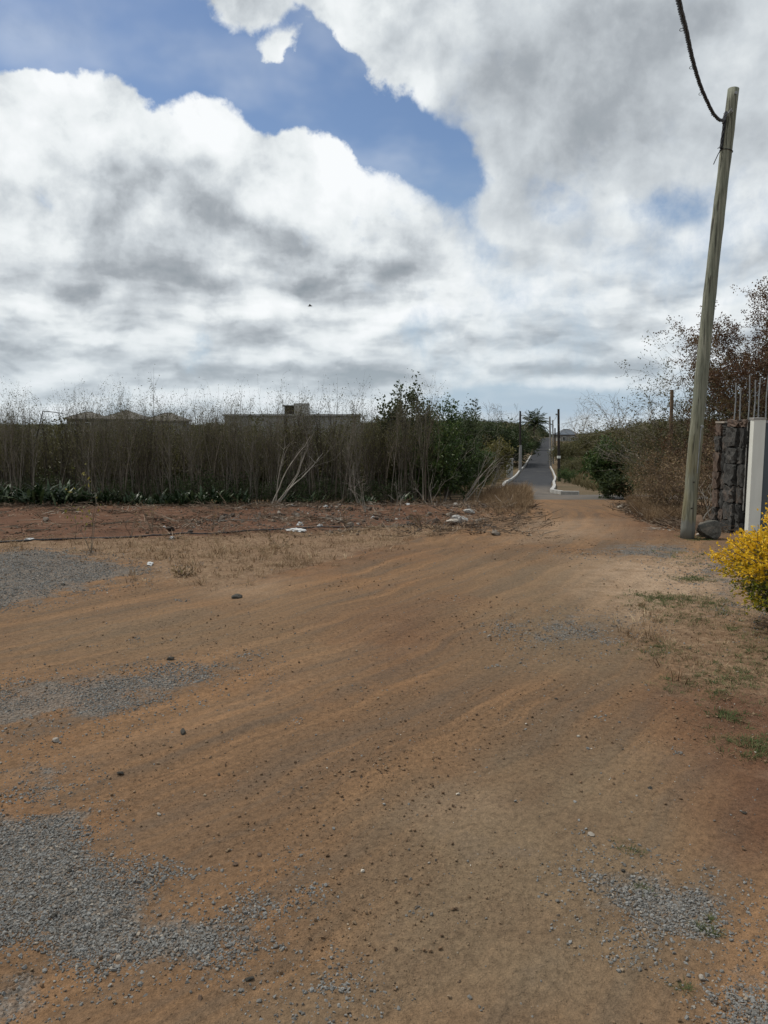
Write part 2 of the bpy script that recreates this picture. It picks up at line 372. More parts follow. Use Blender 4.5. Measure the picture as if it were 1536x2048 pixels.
def poly_world(pts): return np.array([at(*p) for p in pts])
def inside_dist(X, Y, P):
    """signed distance to a polygon, positive inside"""
    d = np.full(X.shape, 1e9); ins = np.zeros(X.shape, bool); n = len(P)
    for i in range(n):
        ax, ay = P[i]; bx, by = P[(i+1) % n]; ex, ey = bx-ax, by-ay
        t = np.clip(((X-ax)*ex+(Y-ay)*ey)/(ex*ex+ey*ey+1e-9), 0, 1)
        d = np.minimum(d, np.hypot(X-ax-t*ex, Y-ay-t*ey))
        c = ((ay > Y) != (by > Y)) & (X < ex*(Y-ay)/(ey if abs(ey) > 1e-9 else 1e-9)+ax); ins ^= c
    return np.where(ins, d, -d)
PATCH = {
 'gravel': [([(-260, 1112), (0, 1103), (70, 1097), (190, 1112), (300, 1137), (230, 1163), (120, 1190), (0, 1213), (-260, 1235)], 1),
            ([(-200, 1390), (0, 1372), (120, 1352), (260, 1345), (380, 1335), (480, 1318), (440, 1350), (330, 1390), (240, 1432), (130, 1452), (0, 1462), (-200, 1490)], .80),
            ([(10, 1560), (90, 1528), (160, 1555), (160, 1600), (60, 1612)], .75),
            ([(-200, 1660), (60, 1625), (190, 1618), (185, 1660), (155, 1700), (245, 1745), (315, 1772), (300, 1822), (430, 1832), (510, 1880), (430, 1902), (300, 1922), (180, 1932), (90, 1902), (-200, 1870)], 1),
            ([(1180, 1765), (1260, 1738), (1480, 1770), (1475, 1820), (1420, 1872), (1330, 1902), (1200, 1862)], .78),
            ([(1380, 1900), (1500, 1880), (1600, 1960), (1600, 2060), (1480, 2040)], .62),
            ([(1175, 1095), (1250, 1086), (1340, 1087), (1400, 1100), (1320, 1114), (1210, 1112)], .85),
            ([(1050, 1268), (1130, 1243), (1250, 1243), (1240, 1280), (1110, 1292)], .80),
            ([(1395, 1118), (1450, 1128), (1500, 1205), (1600, 1290), (1470, 1205), (1400, 1150)], .8),
            ([(590, 1965), (680, 1945), (700, 1990), (620, 2000)], .7), ([(500, 1765), (600, 1745), (620, 1800), (520, 1808)], .5),
            ([(-60, 1975), (40, 1980), (60, 2060), (-60, 2060)], .8), ([(760, 1008), (960, 1004), (930, 1022), (780, 1026)], .45)],
 'pale': [([(1190, 1120), (1400, 1115), (1450, 1160), (1490, 1232), (1300, 1252), (1180, 1195)], 1), ([(1060, 1040), (1200, 1040), (1210, 1075), (1050, 1080)], .6),
          ([(440, 1170), (540, 1165), (530, 1180), (450, 1182)], .6), ([(900, 1620), (960, 1615), (950, 1650), (890, 1645)], .5)],
 'red': [([(-500, 1008), (560, 1012), (930, 1020), (960, 1050), (700, 1085), (300, 1085), (-500, 1090)], 1), ([(1330, 1400), (1700, 1280), (1700, 1720), (1480, 1700), (1400, 1520)], .9),
         ([(700, 1240), (860, 1210), (880, 1280), (760, 1330)], .55), ([(1250, 1030), (1370, 1040), (1360, 1075), (1260, 1075)], .8),
         ([(520, 1100), (760, 1070), (760, 1110), (560, 1150)], .7)],
 'straw': [([(-100, 1075), (250, 1078), (900, 1050), (1000, 1030), (1000, 1052), (720, 1105), (560, 1150), (440, 1165), (300, 1165), (290, 1120), (-100, 1100)], .9),
           ([(1290, 1185), (1480, 1195), (1600, 1300), (1560, 1400), (1370, 1400), (1300, 1270)], .8), ([(1180, 1060), (1280, 1050), (1440, 1085), (1440, 1140), (1200, 1120)], .4),
           ([(1200, 1640), (1300, 1640), (1400, 1740), (1260, 1760)], .45)],
 'compact': [([(450, 2090), (700, 1900), (760, 1640), (1100, 1480), (1320, 1500), (1380, 1700), (1300, 2090)], 1), ([(1000, 1130), (1200, 1130), (1280, 1260), (1260, 1360), (1040, 1330), (960, 1240)], .9),
             ([(80, 1240), (560, 1200), (620, 1290), (100, 1330)], .55)],
}
nearm = (np.abs(GX) < 30) & (GY > .5) & (GY < 40)
MASK = {}
for key, polys in PATCH.items():
    a = np.zeros(GX.shape); X, Y = GX[nearm], GY[nearm]
    wx = X+.22*fbm(X*1.7, Y*1.7, 71)*np.clip(Y/4, .6, 3); wy = Y+.30*fbm(X*1.7, Y*1.7, 88)*np.clip(Y/4, .6, 3); v = np.zeros(X.shape)
    for pts, amt in polys:
        sd_ = inside_dist(wx, wy, poly_world(pts)); wdt = np.clip(.05*Y, .06, .9)*(3.0 if key == 'compact' else 1.8 if key in ('red', 'pale', 'gravel') else 1)
        v = np.maximum(v, amt*sstep(sd_, -wdt, wdt))
    a[nearm] = v; MASK[key] = a
    at_ = gm.attributes.new(key, 'FLOAT', 'POINT'); at_.data.foreach_set('value', a.ravel().astype(np.float32))
def mask_at(key, X, Y):
    i = np.clip(np.searchsorted(ys, Y), 0, ny-1); j = np.clip(np.searchsorted(xs, X), 0, nx-1); return MASK[key][i, j]

m, k = new_mat('earth_and_gravel')
P = k.n('NewGeometry').outputs['Position']; px_, py_, pz_ = k.sep(P)
fx = k.m('SUBTRACT', px_, TC[0]); fy = k.m('SUBTRACT', py_, TC[1])
rr = k.m('SQRT', k.m('ADD', k.m('MULTIPLY', fx, fx), k.m('MULTIPLY', fy, fy))); aa = k.m('ARCTAN2', fy, fx)
wob = k.m('MULTIPLY', k.noise(P, 1.1, 2, .5), .30)
tr = k.xyz(k.m('ADD', rr, wob), k.m('MULTIPLY', aa, 3.2), 0.0)
str1 = k.noise(k.vm('MULTIPLY', tr, (1, .7, 1)), 2.3, 5, .62); str2 = k.noise(k.vm('MULTIPLY', tr, (1, .38, 1)), 6.5, 5, .66)
blot = k.noise(P, .9, 6, .62); grain = k.noise(P, 38, 5, .72); grit = k.noise(P, 170, 3, .7)
c = k.ramp(str1, [(.30, (.112, .078, .050)), (.44, (.148, .096, .056)), (.56, (.172, .110, .062)), (.70, (.152, .106, .068))])
c = k.mix(k.rng(str2, .42, .68, 0, .8), c, (.108, .083, .060))
c = k.mix(k.rng(str2, .47, .33, 0, .75), c, (.215, .135, .075))
c = k.mix(k.rng(blot, .50, .68, 0, .6), c, (.180, .105, .055))
c = k.mix(k.m('MULTIPLY', k.attr('compact'), .80), c, k.ramp(k.noise(P, 2.2, 6, .65), [(.3, (.118, .090, .061)), (.55, (.152, .122, .082)), (.75, (.134, .114, .088))]))
c = k.mix(k.m('MULTIPLY', k.attr('red'), .9), c, k.ramp(k.noise(P, 3.1, 6, .65), [(.3, (.060, .033, .023)), (.5, (.092, .048, .030)), (.7, (.135, .090, .064))]))
c = k.mix(k.m('MULTIPLY', k.attr('pale'), k.rng(k.noise(P, 5, 5, .7), .30, .60, .35, .95)), c, (.30, .235, .168))
stn = k.noise(P, 9, 6, .75)
sw = k.rng(k.m('ADD', k.attr('straw'), k.m('MULTIPLY', k.m('SUBTRACT', stn, .5), 1.6)), .35, .85)
c = k.mix(k.m('MULTIPLY', sw, .85), c, k.ramp(k.noise(P, 21, 5, .7), [(.3, (.110, .073, .046)), (.5, (.175, .125, .082)), (.7, (.26, .20, .135))]))
c = k.mix(1.0, c, (1.04, .965, .915), 'MULTIPLY')
gn = k.noise(P, 4.5, 6, .72)
gv = k.rng(k.m('ADD', k.attr('gravel'), k.m('MULTIPLY', k.m('SUBTRACT', gn, .5), 1.9)), .40, .80)
gcol = k.ramp(k.noise(P, 75, 3, .7), [(.30, (.080, .077, .069)), (.48, (.150, .145, .132)), (.66, (.22, .215, .20))])
c = k.mix(k.m('MULTIPLY', gv, .66), c, gcol)
# beyond the lot: dry grass and scrub soil
far = k.rng(py_, 19, 27)
lotx = k.rng(k.m('ABSOLUTE', k.m('SUBTRACT', px_, k.m('MULTIPLY', py_, .238))), 2.2, 1.3)      # worn strip of the lane
farc = k.ramp(k.noise(P, .22, 6, .65), [(.3, (.070, .058, .032)), (.5, (.105, .078, .046)), (.72, (.140, .098, .062))])
nearlane = k.m('MULTIPLY', lotx, k.rng(py_, 28, 25))
c = k.mix(k.m('MULTIPLY', far, k.m('SUBTRACT', 1, nearlane)), c, farc)
c = k.mix(.55, c, k.ramp(grain, [(.32, (.42, .42, .42)), (.5, (1, 1, 1)), (.72, (1.5, 1.47, 1.42))]), 'MULTIPLY')
c = k.mix(.35, c, k.ramp(grit, [(.35, (.5, .5, .5)), (.5, (1, 1, 1)), (.68, (1.6, 1.55, 1.5))]), 'MULTIPLY')
peb = k.vor(P, 55, 'F1')
hgt = k.m('ADD', k.m('MULTIPLY', grain, .8), k.m('MULTIPLY', grit, .35)); hgt = k.m('SUBTRACT', hgt, k.m('MULTIPLY', peb, k.m('MULTIPLY_ADD', gv, 1.6, .25)))
lumps = k.noise(P, 13, 5, .7); hgt = k.m('ADD', hgt, k.m('MULTIPLY', lumps, 1.6)); hgt = k.m('ADD', hgt, k.m('MULTIPLY', str2, 1.2))
finish(m, k, c, .95, hgt, 1.0, .011, spec=.1)
gm.materials.append(m); ground = link(bpy.data.objects.new('ground', gm)); tag(ground, kind='structure')

# ---------------------------------------------------------------- asphalt lane, crossing and kerbs
def strip_mesh(name, L, Rr, mat, lift, cols=14, sub=6):
    vs, fs, st = [], [], []
    for i in range(len(L)-1):
        for q in range(sub):
            t = q/sub; st.append((np.array(L[i])*(1-t)+np.array(L[i+1])*t, np.array(Rr[i])*(1-t)+np.array(Rr[i+1])*t))
    st.append((np.array(L[-1]), np.array(Rr[-1])))
    for a, b in st:
        for j in range(cols+1):
            p = a*(1-j/cols)+b*j/cols; edge = j in (0, cols) or a is st[0][0]; vs.append((p[0], p[1], H(*p)+(-.05 if edge else lift)))
    n = cols+1
    for i in range(len(st)-1):
        for j in range(cols): fs.append((i*n+j, i*n+j+1, (i+1)*n+j+1, (i+1)*n+j))
    me = bpy.data.meshes.new(name); me.from_pydata(vs, [], fs); me.materials.append(mat)
    me.polygons.foreach_set('use_smooth', [True]*len(fs)); o = link(bpy.data.objects.new(name, me)); return o
m, k = new_mat('asphalt'); P = k.n('NewGeometry').outputs['Position']; X_, Y_, Z_ = k.sep(P)
dustn = k.noise(k.vm('MULTIPLY', P, (1, .3, 1)), 1.2, 5, .6)
c = k.ramp(k.noise(P, .8, 5, .6), [(.3, (.026, .027, .030)), (.7, (.044, .045, .048))])
c = k.mix(k.m('MULTIPLY', k.rng(Y_, 50, 29), k.rng(dustn, .3, .6, .45, .9)), c, (.150, .125, .100))
c = k.mix(k.rng(dustn, .55, .75, 0, .35), c, (.115, .105, .095))
finish(m, k, c, .85, k.noise(P, 60, 3, .7), .4, .005, spec=.08); M['asphalt'] = m
m, k = new_mat('dusty_asphalt'); P = k.n('NewGeometry').outputs['Position']
c = k.ramp(k.noise(k.vm('MULTIPLY', P, (.4, 1.4, 1)), 1.6, 6, .65), [(.32, (.062, .058, .053)), (.52, (.098, .086, .073)), (.70, (.15, .110, .078))])
finish(m, k, c, .9, k.noise(P, 60, 3, .7), .4, .005, spec=.2); M['asphalt_dusty'] = m
LK = [(3.7, 26.9), (4.15, 29.0), (5.9, 38), (7.9, 50), (11.3, 67), (15.1, 85.5), (17.3, 95), (24.7, 129.5)]
RK = [(6.75, 28.9), (6.95, 31.7), (8.9, 40), (11.4, 51.5), (15.2, 68), (18.3, 83), (20.6, 95), (28.3, 131)]
FL = LK[:-1]+[(24.7, 129.5), (43.9, 220), (65.2, 320)]
FR = RK[:-1]+[(28.3, 131), (47.4, 220), (68.6, 320)]
lane = strip_mesh('lane_road', FL, FR, M['asphalt'], .03); tag(lane, kind='structure')
cross = strip_mesh('crossing_road', [(2.9, 23.9), (5.5, 23.8), (8, 23.8), (14, 23.2), (30, 22), (60, 20)], [(3.6, 27.2), (5.5, 28.6), (8, 28.7), (14, 28.3), (30, 27), (60, 25)], M['asphalt_dusty'], .016, 16, 8)
tag(cross, kind='structure')
def kerb(name, pts, wd, ht, parent=None):
    """a row of concrete kerb stones, each its own piece"""
    root = link(bpy.data.objects.new(name, None)); tag(root, kind='structure')
    cell = MB(); cell.box((0, 0, 0), (wd, .965, ht+.2), .5); me = cell.mesh('kerb_stone', M['kerb'])
    P2 = [Vector((p[0], p[1], 0)) for p in pts]; cnt = 0
    for a, b in zip(P2, P2[1:]):
        L = (b-a).length; n = max(1, round(L)); ang = math.atan2(b.y-a.y, b.x-a.x)-math.pi/2
        for i in range(n):
            p = a.lerp(b, (i+.5)/n); o = bpy.data.objects.new('kerb_stone', me); link(o, root); cnt += 1
            q = a.lerp(b, i/n); q2 = a.lerp(b, (i+1)/n); dz = H(q2.x, q2.y)-H(q.x, q.y)
            o.location = (p.x+random.uniform(-.01, .01), p.y, H(p.x, p.y)+.05+ht/2-.1); o.rotation_euler = (math.atan2(dz, L/n), 0, ang); o.scale = (1, L/n, 1)
    return root
kerb('kerb_left', LK, .16, .12); kerb('kerb_right', [(7.3, 28.6)]+RK[:], .15, .09)

# ================================================================ wooden service pole and its cable
b0 = atY(1374, 1078, 10.6); t0 = atY(1467, 178, 10.75); b0.z = H(b0.x, b0.y)-.02
pole = thing('utility_pole', 'tall weathered wooden pole leaning right beside the basalt wall, black cable tied near its top', 'pole', b0)
ax = (t0-b0); PL = ax.length; axn = ax.normalized(); side = Vector((-1, -.25, 0)).normalized()
n = 34; mb = MB(); pts = []; rad = []
for i in range(n+1):
    t = i/n; p = axn*PL*t + Vector((.035*math.sin(t*math.pi)*-1, 0, 0)); pts.append(p); rad.append(.094*(1-t)+.073*t + (.006*math.sin(t*37)+.004*math.sin(t*91))*.4)
mb.tube(pts, rad, 20, wob=.014); mb.build('shaft', M['pole'], pole, True)
def on_pole(t, off=0.0, ang=None):
    p = axn*PL*t + Vector((-.035*math.sin(t*math.pi), 0, 0)); r = .094*(1-t)+.073*t+off
    s_ = side if ang is None else Vector((math.cos(ang), math.sin(ang), 0)); return p + s_*r
for t_, a_ in ((.262, -1.35), (.985, -1.6)):
    mb = MB(); p = on_pole(t_, -.01, a_); d_ = Vector((math.cos(a_), math.sin(a_), 0)); mb.tube([p, p+d_*.045], .009, 6); mb.tube([p+d_*.04, p+d_*.052], .020, 8); mb.build('bolt', M['steel'], pole)
mb = MB(); mb.tube([on_pole(t, .006, -1.32) for t in (.155, .19, .225, .262)], .007, 5); mb.build('conduit', M['steel'], pole)
for i, t_ in enumerate((.075, .135)):
    mb = MB(); p = on_pole(t_, -.006, -1.7); mb.tube([p, p+Vector((0, -.014, 0))], .012, 7); mb.build('knot', M['pole_dark'], pole)
mb = MB(); ring = []
for k_ in range(19):
    a = 2*math.pi*k_/18; ring.append(axn*PL*.868 + Vector((math.cos(a)*.082-.012, math.sin(a)*.082, -.015*math.cos(a))))
mb.tube(ring, .0055, 5, caps=False)
mb.tube([on_pole(.868, .01), on_pole(.862, .035), on_pole(.845, .075), on_pole(.838, .09)], .006, 5)
mb.tube([on_pole(.868, .0), on_pole(.876, .03), on_pole(.872, .055)], .006, 5)
mb.build('wire_tie', M['black_plastic'], pole)
mb = MB(); mb.tube([on_pole(.945, -.01, -1.7), on_pole(.945, .05, -1.8), on_pole(.95, .06, -2.0)], .008, 6); mb.tube([on_pole(.951, .055, -1.9), on_pole(.940, .075, -2.2), on_pole(.927, .06, -2.6), on_pole(.925, .03, -2.9)], .007, 6)
mb.build('hook', M['steel'], pole)

cable = thing('overhead_cable', 'black twisted overhead cable sagging from the top of the picture to the wooden pole', 'cable', (0, 0, 0))
cpx = [(1452, 226, 10.45), (1447, 239, 10.30), (1439, 240, 10.1), (1427, 228, 9.8), (1415, 205, 9.35), (1400, 170, 8.7), (1385, 120, 7.8), (1372, 62, 6.85), (1357, 0, 5.9)]
cp = [atY(px, py, Y) for px, py, Y in cpx]
d_ = (cp[-1]-cp[-2]); 
for i in range(1, 9): cp.append(cp[-1] + Vector((d_.x*.92**i, d_.y*1.0, d_.z*.9**i+.01*i)))
down = [b0 + on_pole(t, .012+.004*math.sin(t*60), math.pi*1.12) for t in (.872, .89, .91, .93, .942)]
def spline(P, sub):
    out = []
    for i in range(len(P)-1):
        p0, p1, p2, p3 = P[max(i-1, 0)], P[i], P[i+1], P[min(i+2, len(P)-1)]
        for q in range(sub):
            t = q/sub; out.append(.5*((2*p1)+(p2-p0)*t+(2*p0-5*p1+4*p2-p3)*t*t+(3*p1-p0-3*p2+p3)*t**3))
    out.append(P[-1]); return out
line = spline(down + cp, 24)
arc = [0]
for a, b in zip(line, line[1:]): arc.append(arc[-1]+(b-a).length)
for s_i in range(4):
    mb = MB(); pts = []; up = Vector((0, 0, 1))
    for i, p in enumerate(line):
        d = (line[min(i+1, len(line)-1)]-line[max(i-1, 0)]).normalized(); u = d.cross(Vector((.3, .2, 1))).normalized(); q = d.cross(u)
        a = arc[i]*2*math.pi/.34 + s_i*math.pi/2; pts.append(p+u*math.cos(a)*.0125+q*math.sin(a)*.0125)
    mb.tube(pts, .0098 if s_i else .0075, 6); mb.build('strand', M['black_plastic'], cable, True)
for ai in (.62, 1.1, 1.55, 2.5, 3.6, 5.0):
    i = min(range(len(arc)), key=lambda q: abs(arc[q]-ai)); p = line[i]; d = (line[i+1]-line[i-1]).normalized(); u = Vector((-1, 0, -.2)); u = (u-d*u.dot(d)).normalized()
    mb = MB(); r_ = .032 if ai > 1.6 else .016
    mb.tube([p+d*math.sin(a)*r_*1.5+u*(.012+r_*.8*(1-math.cos(a))/2*1.3) for a in [2*math.pi*q/14 for q in range(15)]], .0028, 4, caps=False); mb.build('tie_loop', M['black_plastic'], cable)

# ================================================================ stone wall, pier, gate post, gate
def rough_stone(name, w_, d_, h_, mat, parent, loc, seed, sub=3, amp=.022, tint=.5):
    rnd = random.Random(seed); bm = bmesh.new(); bmesh.ops.create_cube(bm, size=1)
    bmesh.ops.subdivide_edges(bm, edges=bm.edges, cuts=sub, use_grid_fill=True)
    for v in bm.verts:
        c = v.co.copy(); e = sum(abs(abs(q)-.5) < 1e-4 for q in c)
        if e >= 2: c *= (.955 if e == 2 else .90)
        v.co = Vector((c.x*w_, c.y*d_, c.z*h_)) + Vector((rnd.gauss(0, 1), rnd.gauss(0, 1), rnd.gauss(0, 1)))*amp*.5
    me = bpy.data.meshes.new(name); bm.to_mesh(me); bm.free(); me.materials.append(mat)
    a = me.attributes.new('tint', 'FLOAT', 'POINT'); tv = min(1, max(0, tint)); a.data.foreach_set('value', [tv]*len(me.vertices))
    o = link(bpy.data.objects.new(name, me), parent); o.location = loc; return o
def masonry(root, x0, x1, y0, y1, z0, z1, seed, cols, base=(0, 0, 0)):
    """dark mortar core with proud rough stones on the front and left faces"""
    rnd = random.Random(seed)
    cx, cy = (x0+x1)/2, (y0+y1)/2
    mb = MB(); mb.box((cx-base[0], cy-base[1], (z0+z1)/2-base[2]), (x1-x0-.07, y1-y0-.07, z1-z0-.02)); mb.build('mortar_core', M['mortar'], root)
    z = z0; row = 0
    while z < z1-.05:
        h_ = rnd.uniform(.20, .33); h_ = min(h_, z1-z) if z1-z-h_ > .1 else z1-z
        xx = x0; c_n = cols+rnd.choice((0, 0, 1)) if cols > 1 else rnd.choice((1, 2))
        cuts = sorted([0, 1]+[(i+rnd.uniform(-.22, .22))/c_n for i in range(1, c_n)])
        for a, b in zip(cuts, cuts[1:]):
            w_ = (x1-x0)*(b-a); split = rnd.random() < .25
            for zz, hh in (((z, h_*.5), (z+h_*.5, h_*.5)) if split else ((z, h_),)):
                rough_stone('stone', w_-.014, .15, hh-.014, M['basalt'], root, (x0+(x1-x0)*(a+b)/2-base[0], y0+.055+rnd.uniform(-.02, .012)-base[1], zz+hh/2-base[2]), rnd.random(), 3, .02, rnd.choice((.2, .3, .4, .45, .5, .6, .9)))
        if y1-y0 > .25:
            n_ = max(1, round((y1-y0-.15)/.3))
            for i in range(n_):
                dd = (y1-y0-.15)/n_
                rough_stone('stone', .14, dd-.014, h_-.014, M['basalt'], root, (x0+.05+rnd.uniform(-.015, .01)-base[0], y0+.15+dd*(i+.5)-base[1], z+h_/2-base[2]), rnd.random(), 3, .02, rnd.choice((.3, .4, .5, .6, .95)))
        z += h_; row += 1
YA, YB, YP = 12.0, 11.35, 11.15
xa = atY(1449, 900, YA).x; za = atY(1440, 846, YA).z
wall = thing('stone_wall', 'dark basalt block wall topped with thin upright steel rods beside the white gate post', 'wall', (xa, YA, H(xa, YA)-.1))
bs = tuple(wall.location); masonry(wall, xa, xa+.95, YA, YA+.35, bs[2], za, 3, 3, bs)
masonry_end = xa+.95
mb = MB(); mb.box((.5-.02, .175, za-bs[2]+.014), (1.0, .33, .028), jit=.004); mb.build('coping', M['rock_pale'], wall)
for i, (px, top, dy) in enumerate([(1468, 768, .08), (1479, 778, .26), (1496, 752, .08), (1507, 762, .26), (1516, 758, .08), (1531, 745, .08), (1546, 750, .26), (1560, 745, .08)]):
    p = atY(px, 845, YA+dy); q = atY(px, top, YA+dy)
    mb = MB(); mb.tube([(0, 0, 0), (random.uniform(-.01, .01), 0, (q.z-za)*.5), (random.uniform(-.015, .015), 0, q.z-za)], .0095, 6); o = mb.build('steel_rod', M['steel'], wall); o.location = (p.x-bs[0], dy, za-bs[2]+.02)
xb0, xb1 = atY(1483, 900, YB).x, atY(1505, 900, YB).x; zb = atY(1488, 839, YB).z
pier = thing('stone_pier', 'narrow pier of stacked dark basalt stones against the white gate post', 'pier', (xb0, YB, H(xb0, YB)-.1))
bs = tuple(pier.location); masonry(pier, xb0, xb1+.02, YB, YB+.5, bs[2], zb, 11, 1, bs)
mb = MB(); mb.box(((xb1-xb0)*.33, -.035, (zb-bs[2])*.62), (.012, .012, (zb-bs[2])*.74)); mb.build('pointing_strip', M['concrete'], pier)
xp0, xp1 = atY(1505, 900, YP).x, atY(1529, 900, YP).x; zp = atY(1515, 839, YP).z; gz = H(xp0, YP)-.1
post = thing('gate_post', 'off-white painted square gate post between the basalt pier and the grey gate', 'post', (xp0, YP, gz))
mb = MB(); mb.box(((xp1-xp0)/2, .06, (zp-gz)/2), (xp1-xp0, .12, zp-gz)); o = mb.build('post_body', M['white_paint'], post)
bv_ = o.modifiers.new('edge', 'BEVEL'); bv_.width = .008; bv_.segments = 2
mb = MB(); mb.box(((xp1-xp0)/2-.003, .06, zp-gz+.013), (xp1-xp0+.015, .14, .026), jit=.003); mb.build('post_cap', M['concrete'], post)
gate = thing('metal_gate', 'slate grey sheet metal gate cut off by the right edge of the picture', 'gate', (xp1+.015, YP+.1, gz+.06))
zg = zp-gz-.14
mb = MB(); 
for i in range(16): mb.box((.085+i*.13, .02 + (.012 if i % 2 else 0), zg/2), (.127, .02, zg-.06))
o = mb.build('corrugated_sheet', M['grey_paint'], gate)
for nm, c_, d_2 in (('frame_bar', (1.05, .02, zg), (2.14, .05, .06)), ('frame_bar', (1.05, .02, 0), (2.14, .05, .06)), ('frame_upright', (0, .02, zg/2), (.05, .05, zg-.062)), ('frame_upright', (2.1, .02, zg/2), (.05, .05, zg-.062))):
    mb = MB(); mb.box(c_, d_2); mb.build(nm, M['grey_paint'], gate)
mb = MB(); mb.box((1.05, .02, zg+.05), (2.14, .09, .034)); mb.build('top_rail', M['steel'], gate)

# ================================================================ rocks and larger loose stones
def rock(name, label, px, py, size, mat, seed, flat=.6, cat='rock', sink=.25, rz=0, sub=3, rough=.16, group=None):
    X, Y = at(px, py); rnd = random.Random(seed); bm = bmesh.new(); bmesh.ops.create_icosphere(bm, subdivisions=sub, radius=1)
    pl = [(Vector((rnd.gauss(0, 1), rnd.gauss(0, 1), rnd.gauss(0, 1))).normalized(), rnd.uniform(.55, .92)) for _ in range(9)]
    for v in bm.verts:
        for nn, dd in pl:                      # cut facets
            e = v.co.dot(nn)-dd
            if e > 0: v.co -= nn*e*.9
        v.co *= 1+rnd.gauss(0, .5)*rough*.15
        v.co.z *= flat
    sx, sy = (size, size) if not isinstance(size, tuple) else size
    for v in bm.verts: v.co.x *= sx/2; v.co.y *= sy/2; v.co.z *= max(sx, sy)/2
    me = bpy.data.meshes.new(name); bm.to_mesh(me); bm.free(); me.materials.append(mat)
    a = me.attributes.new('tint', 'FLOAT', 'POINT'); a.data.foreach_set('value', [.5]*len(me.vertices))
    o = link(bpy.data.objects.new(name, me)); o.location = (X, Y, H(X, Y)+max(sx, sy)/2*flat*(1-2*sink*.6)); o.rotation_euler = (rnd.uniform(-.15, .15), rnd.uniform(-.15, .15), rz or rnd.uniform(0, 6))
    return tag(o, label, cat, group)
rock('boulder', 'large dark boulder between the foot of the wooden pole and the basalt wall', 1417, 1076, (.32, .34), M['rock'], 8, .98, 'boulder', .2, rough=.5)
rock('rock', 'brownish block of stone leaning behind the foot of the wooden pole', 1398, 1062, (.17, .2), M['rock_brown'], 9, 1.5, sink=.1)
rock('rock', 'small whitish rock in the grass at the right foot of the wooden pole', 1402, 1072, .14, M['rock_pale'], 12, .6)
rock('rock', 'pale flat rock under the rust brown shrubs left of the wooden pole', 1335, 1036, (.24, .16), M['rock_pale'], 13, .5)
rock('rock', 'grey block of stone under the dry shrubs, left of the pale flat rock', 1314, 1022, (.21, .2), M['rock'], 14, 1.0)
rock('rock', 'upright grey brown stone beneath the dry shrubs beside the grey block', 1318, 1035, (.20, .16), M['rock_brown'], 16, 1.1)
rock('rock', 'small pale stone lying on the lane edge below the dry grass at right', 1241, 1018, (.20, .13), M['rock_pale'], 19, .5)
ST = [(519, 1712, .026, 'rock_brown', 'round tan pebble standing alone on orange dirt above the small grey gravel patch'),
 (366, 1465, .060, 'rock', 'flat dark stone on the wheel track right of the middle gravel patch'),
 (240, 1546, .045, 'rock', 'dark thin stone on the dirt above the long grey gravel bed'),
 (114, 1482, .055, 'rock_pale', 'pale cream stone at the lower edge of the middle gravel patch'),
 (340, 1318, .065, 'rock', 'dark lump of stone just above the middle gravel patch'),
 (474, 1196, .11, 'rock', 'dark low stone beside the pale smear on the far side of the dirt track'),
 (499, 1958, .028, 'rock', 'dark pointed stone on the lower dirt below the big gravel bed'),
 (236, 1917, .028, 'rock_pale', 'peach coloured stone at the lower rim of the big gravel bed'),
 (472, 1731, .030, 'rock_brown', 'light brown stone left of a pair of pebbles on orange dirt'),
 (110, 1838, .034, 'rock', 'long dark stone lying on top of the big gravel bed'),
 (142, 1745, .032, 'rock', 'brown grey stone on the upper part of the big gravel bed'),
 (400, 1998, .022, 'rock_brown', 'dark blunt stone near the bottom of the dirt, left of centre'),
 (1182, 1674, .032, 'rock_pale', 'flat peach stone on the dirt above the right hand gravel patch'),
 (1247, 1744, .024, 'rock', 'dark stone at the top edge of the right hand gravel patch'),
 (1405, 1957, .036, 'rock_pale', 'longish pale stone in the loose gravel at lower right'),
 (1429, 2001, .024, 'rock_brown', 'small orange stone in the lower right corner of the dirt'),
 (318, 1628, .026, 'rock_pale', 'small whitish chip on the orange wheel track at left'),
 (858, 1728, .016, 'rock_pale', 'tiny pale chip on the brown dirt in the lower middle'),
 (978, 1275, .035, 'rock_pale', 'white chip on the dirt in the middle of the track'),
 (1112, 1402, .030, 'rock', 'dark chip in the dirt below the middle grey gravel smear'),
 (126, 1172, .06, 'rock', 'dark stone lying on the far left gravel patch'),
 (1300, 1582, .028, 'rock', 'dark pointed stone on the reddish dirt at right'),
 (1488, 1625, .030, 'rock', 'black stone near the right edge on red dirt'),
 (918, 1956, .018, 'rock_brown', 'brown chip on the tan dirt at the bottom, right of centre')]
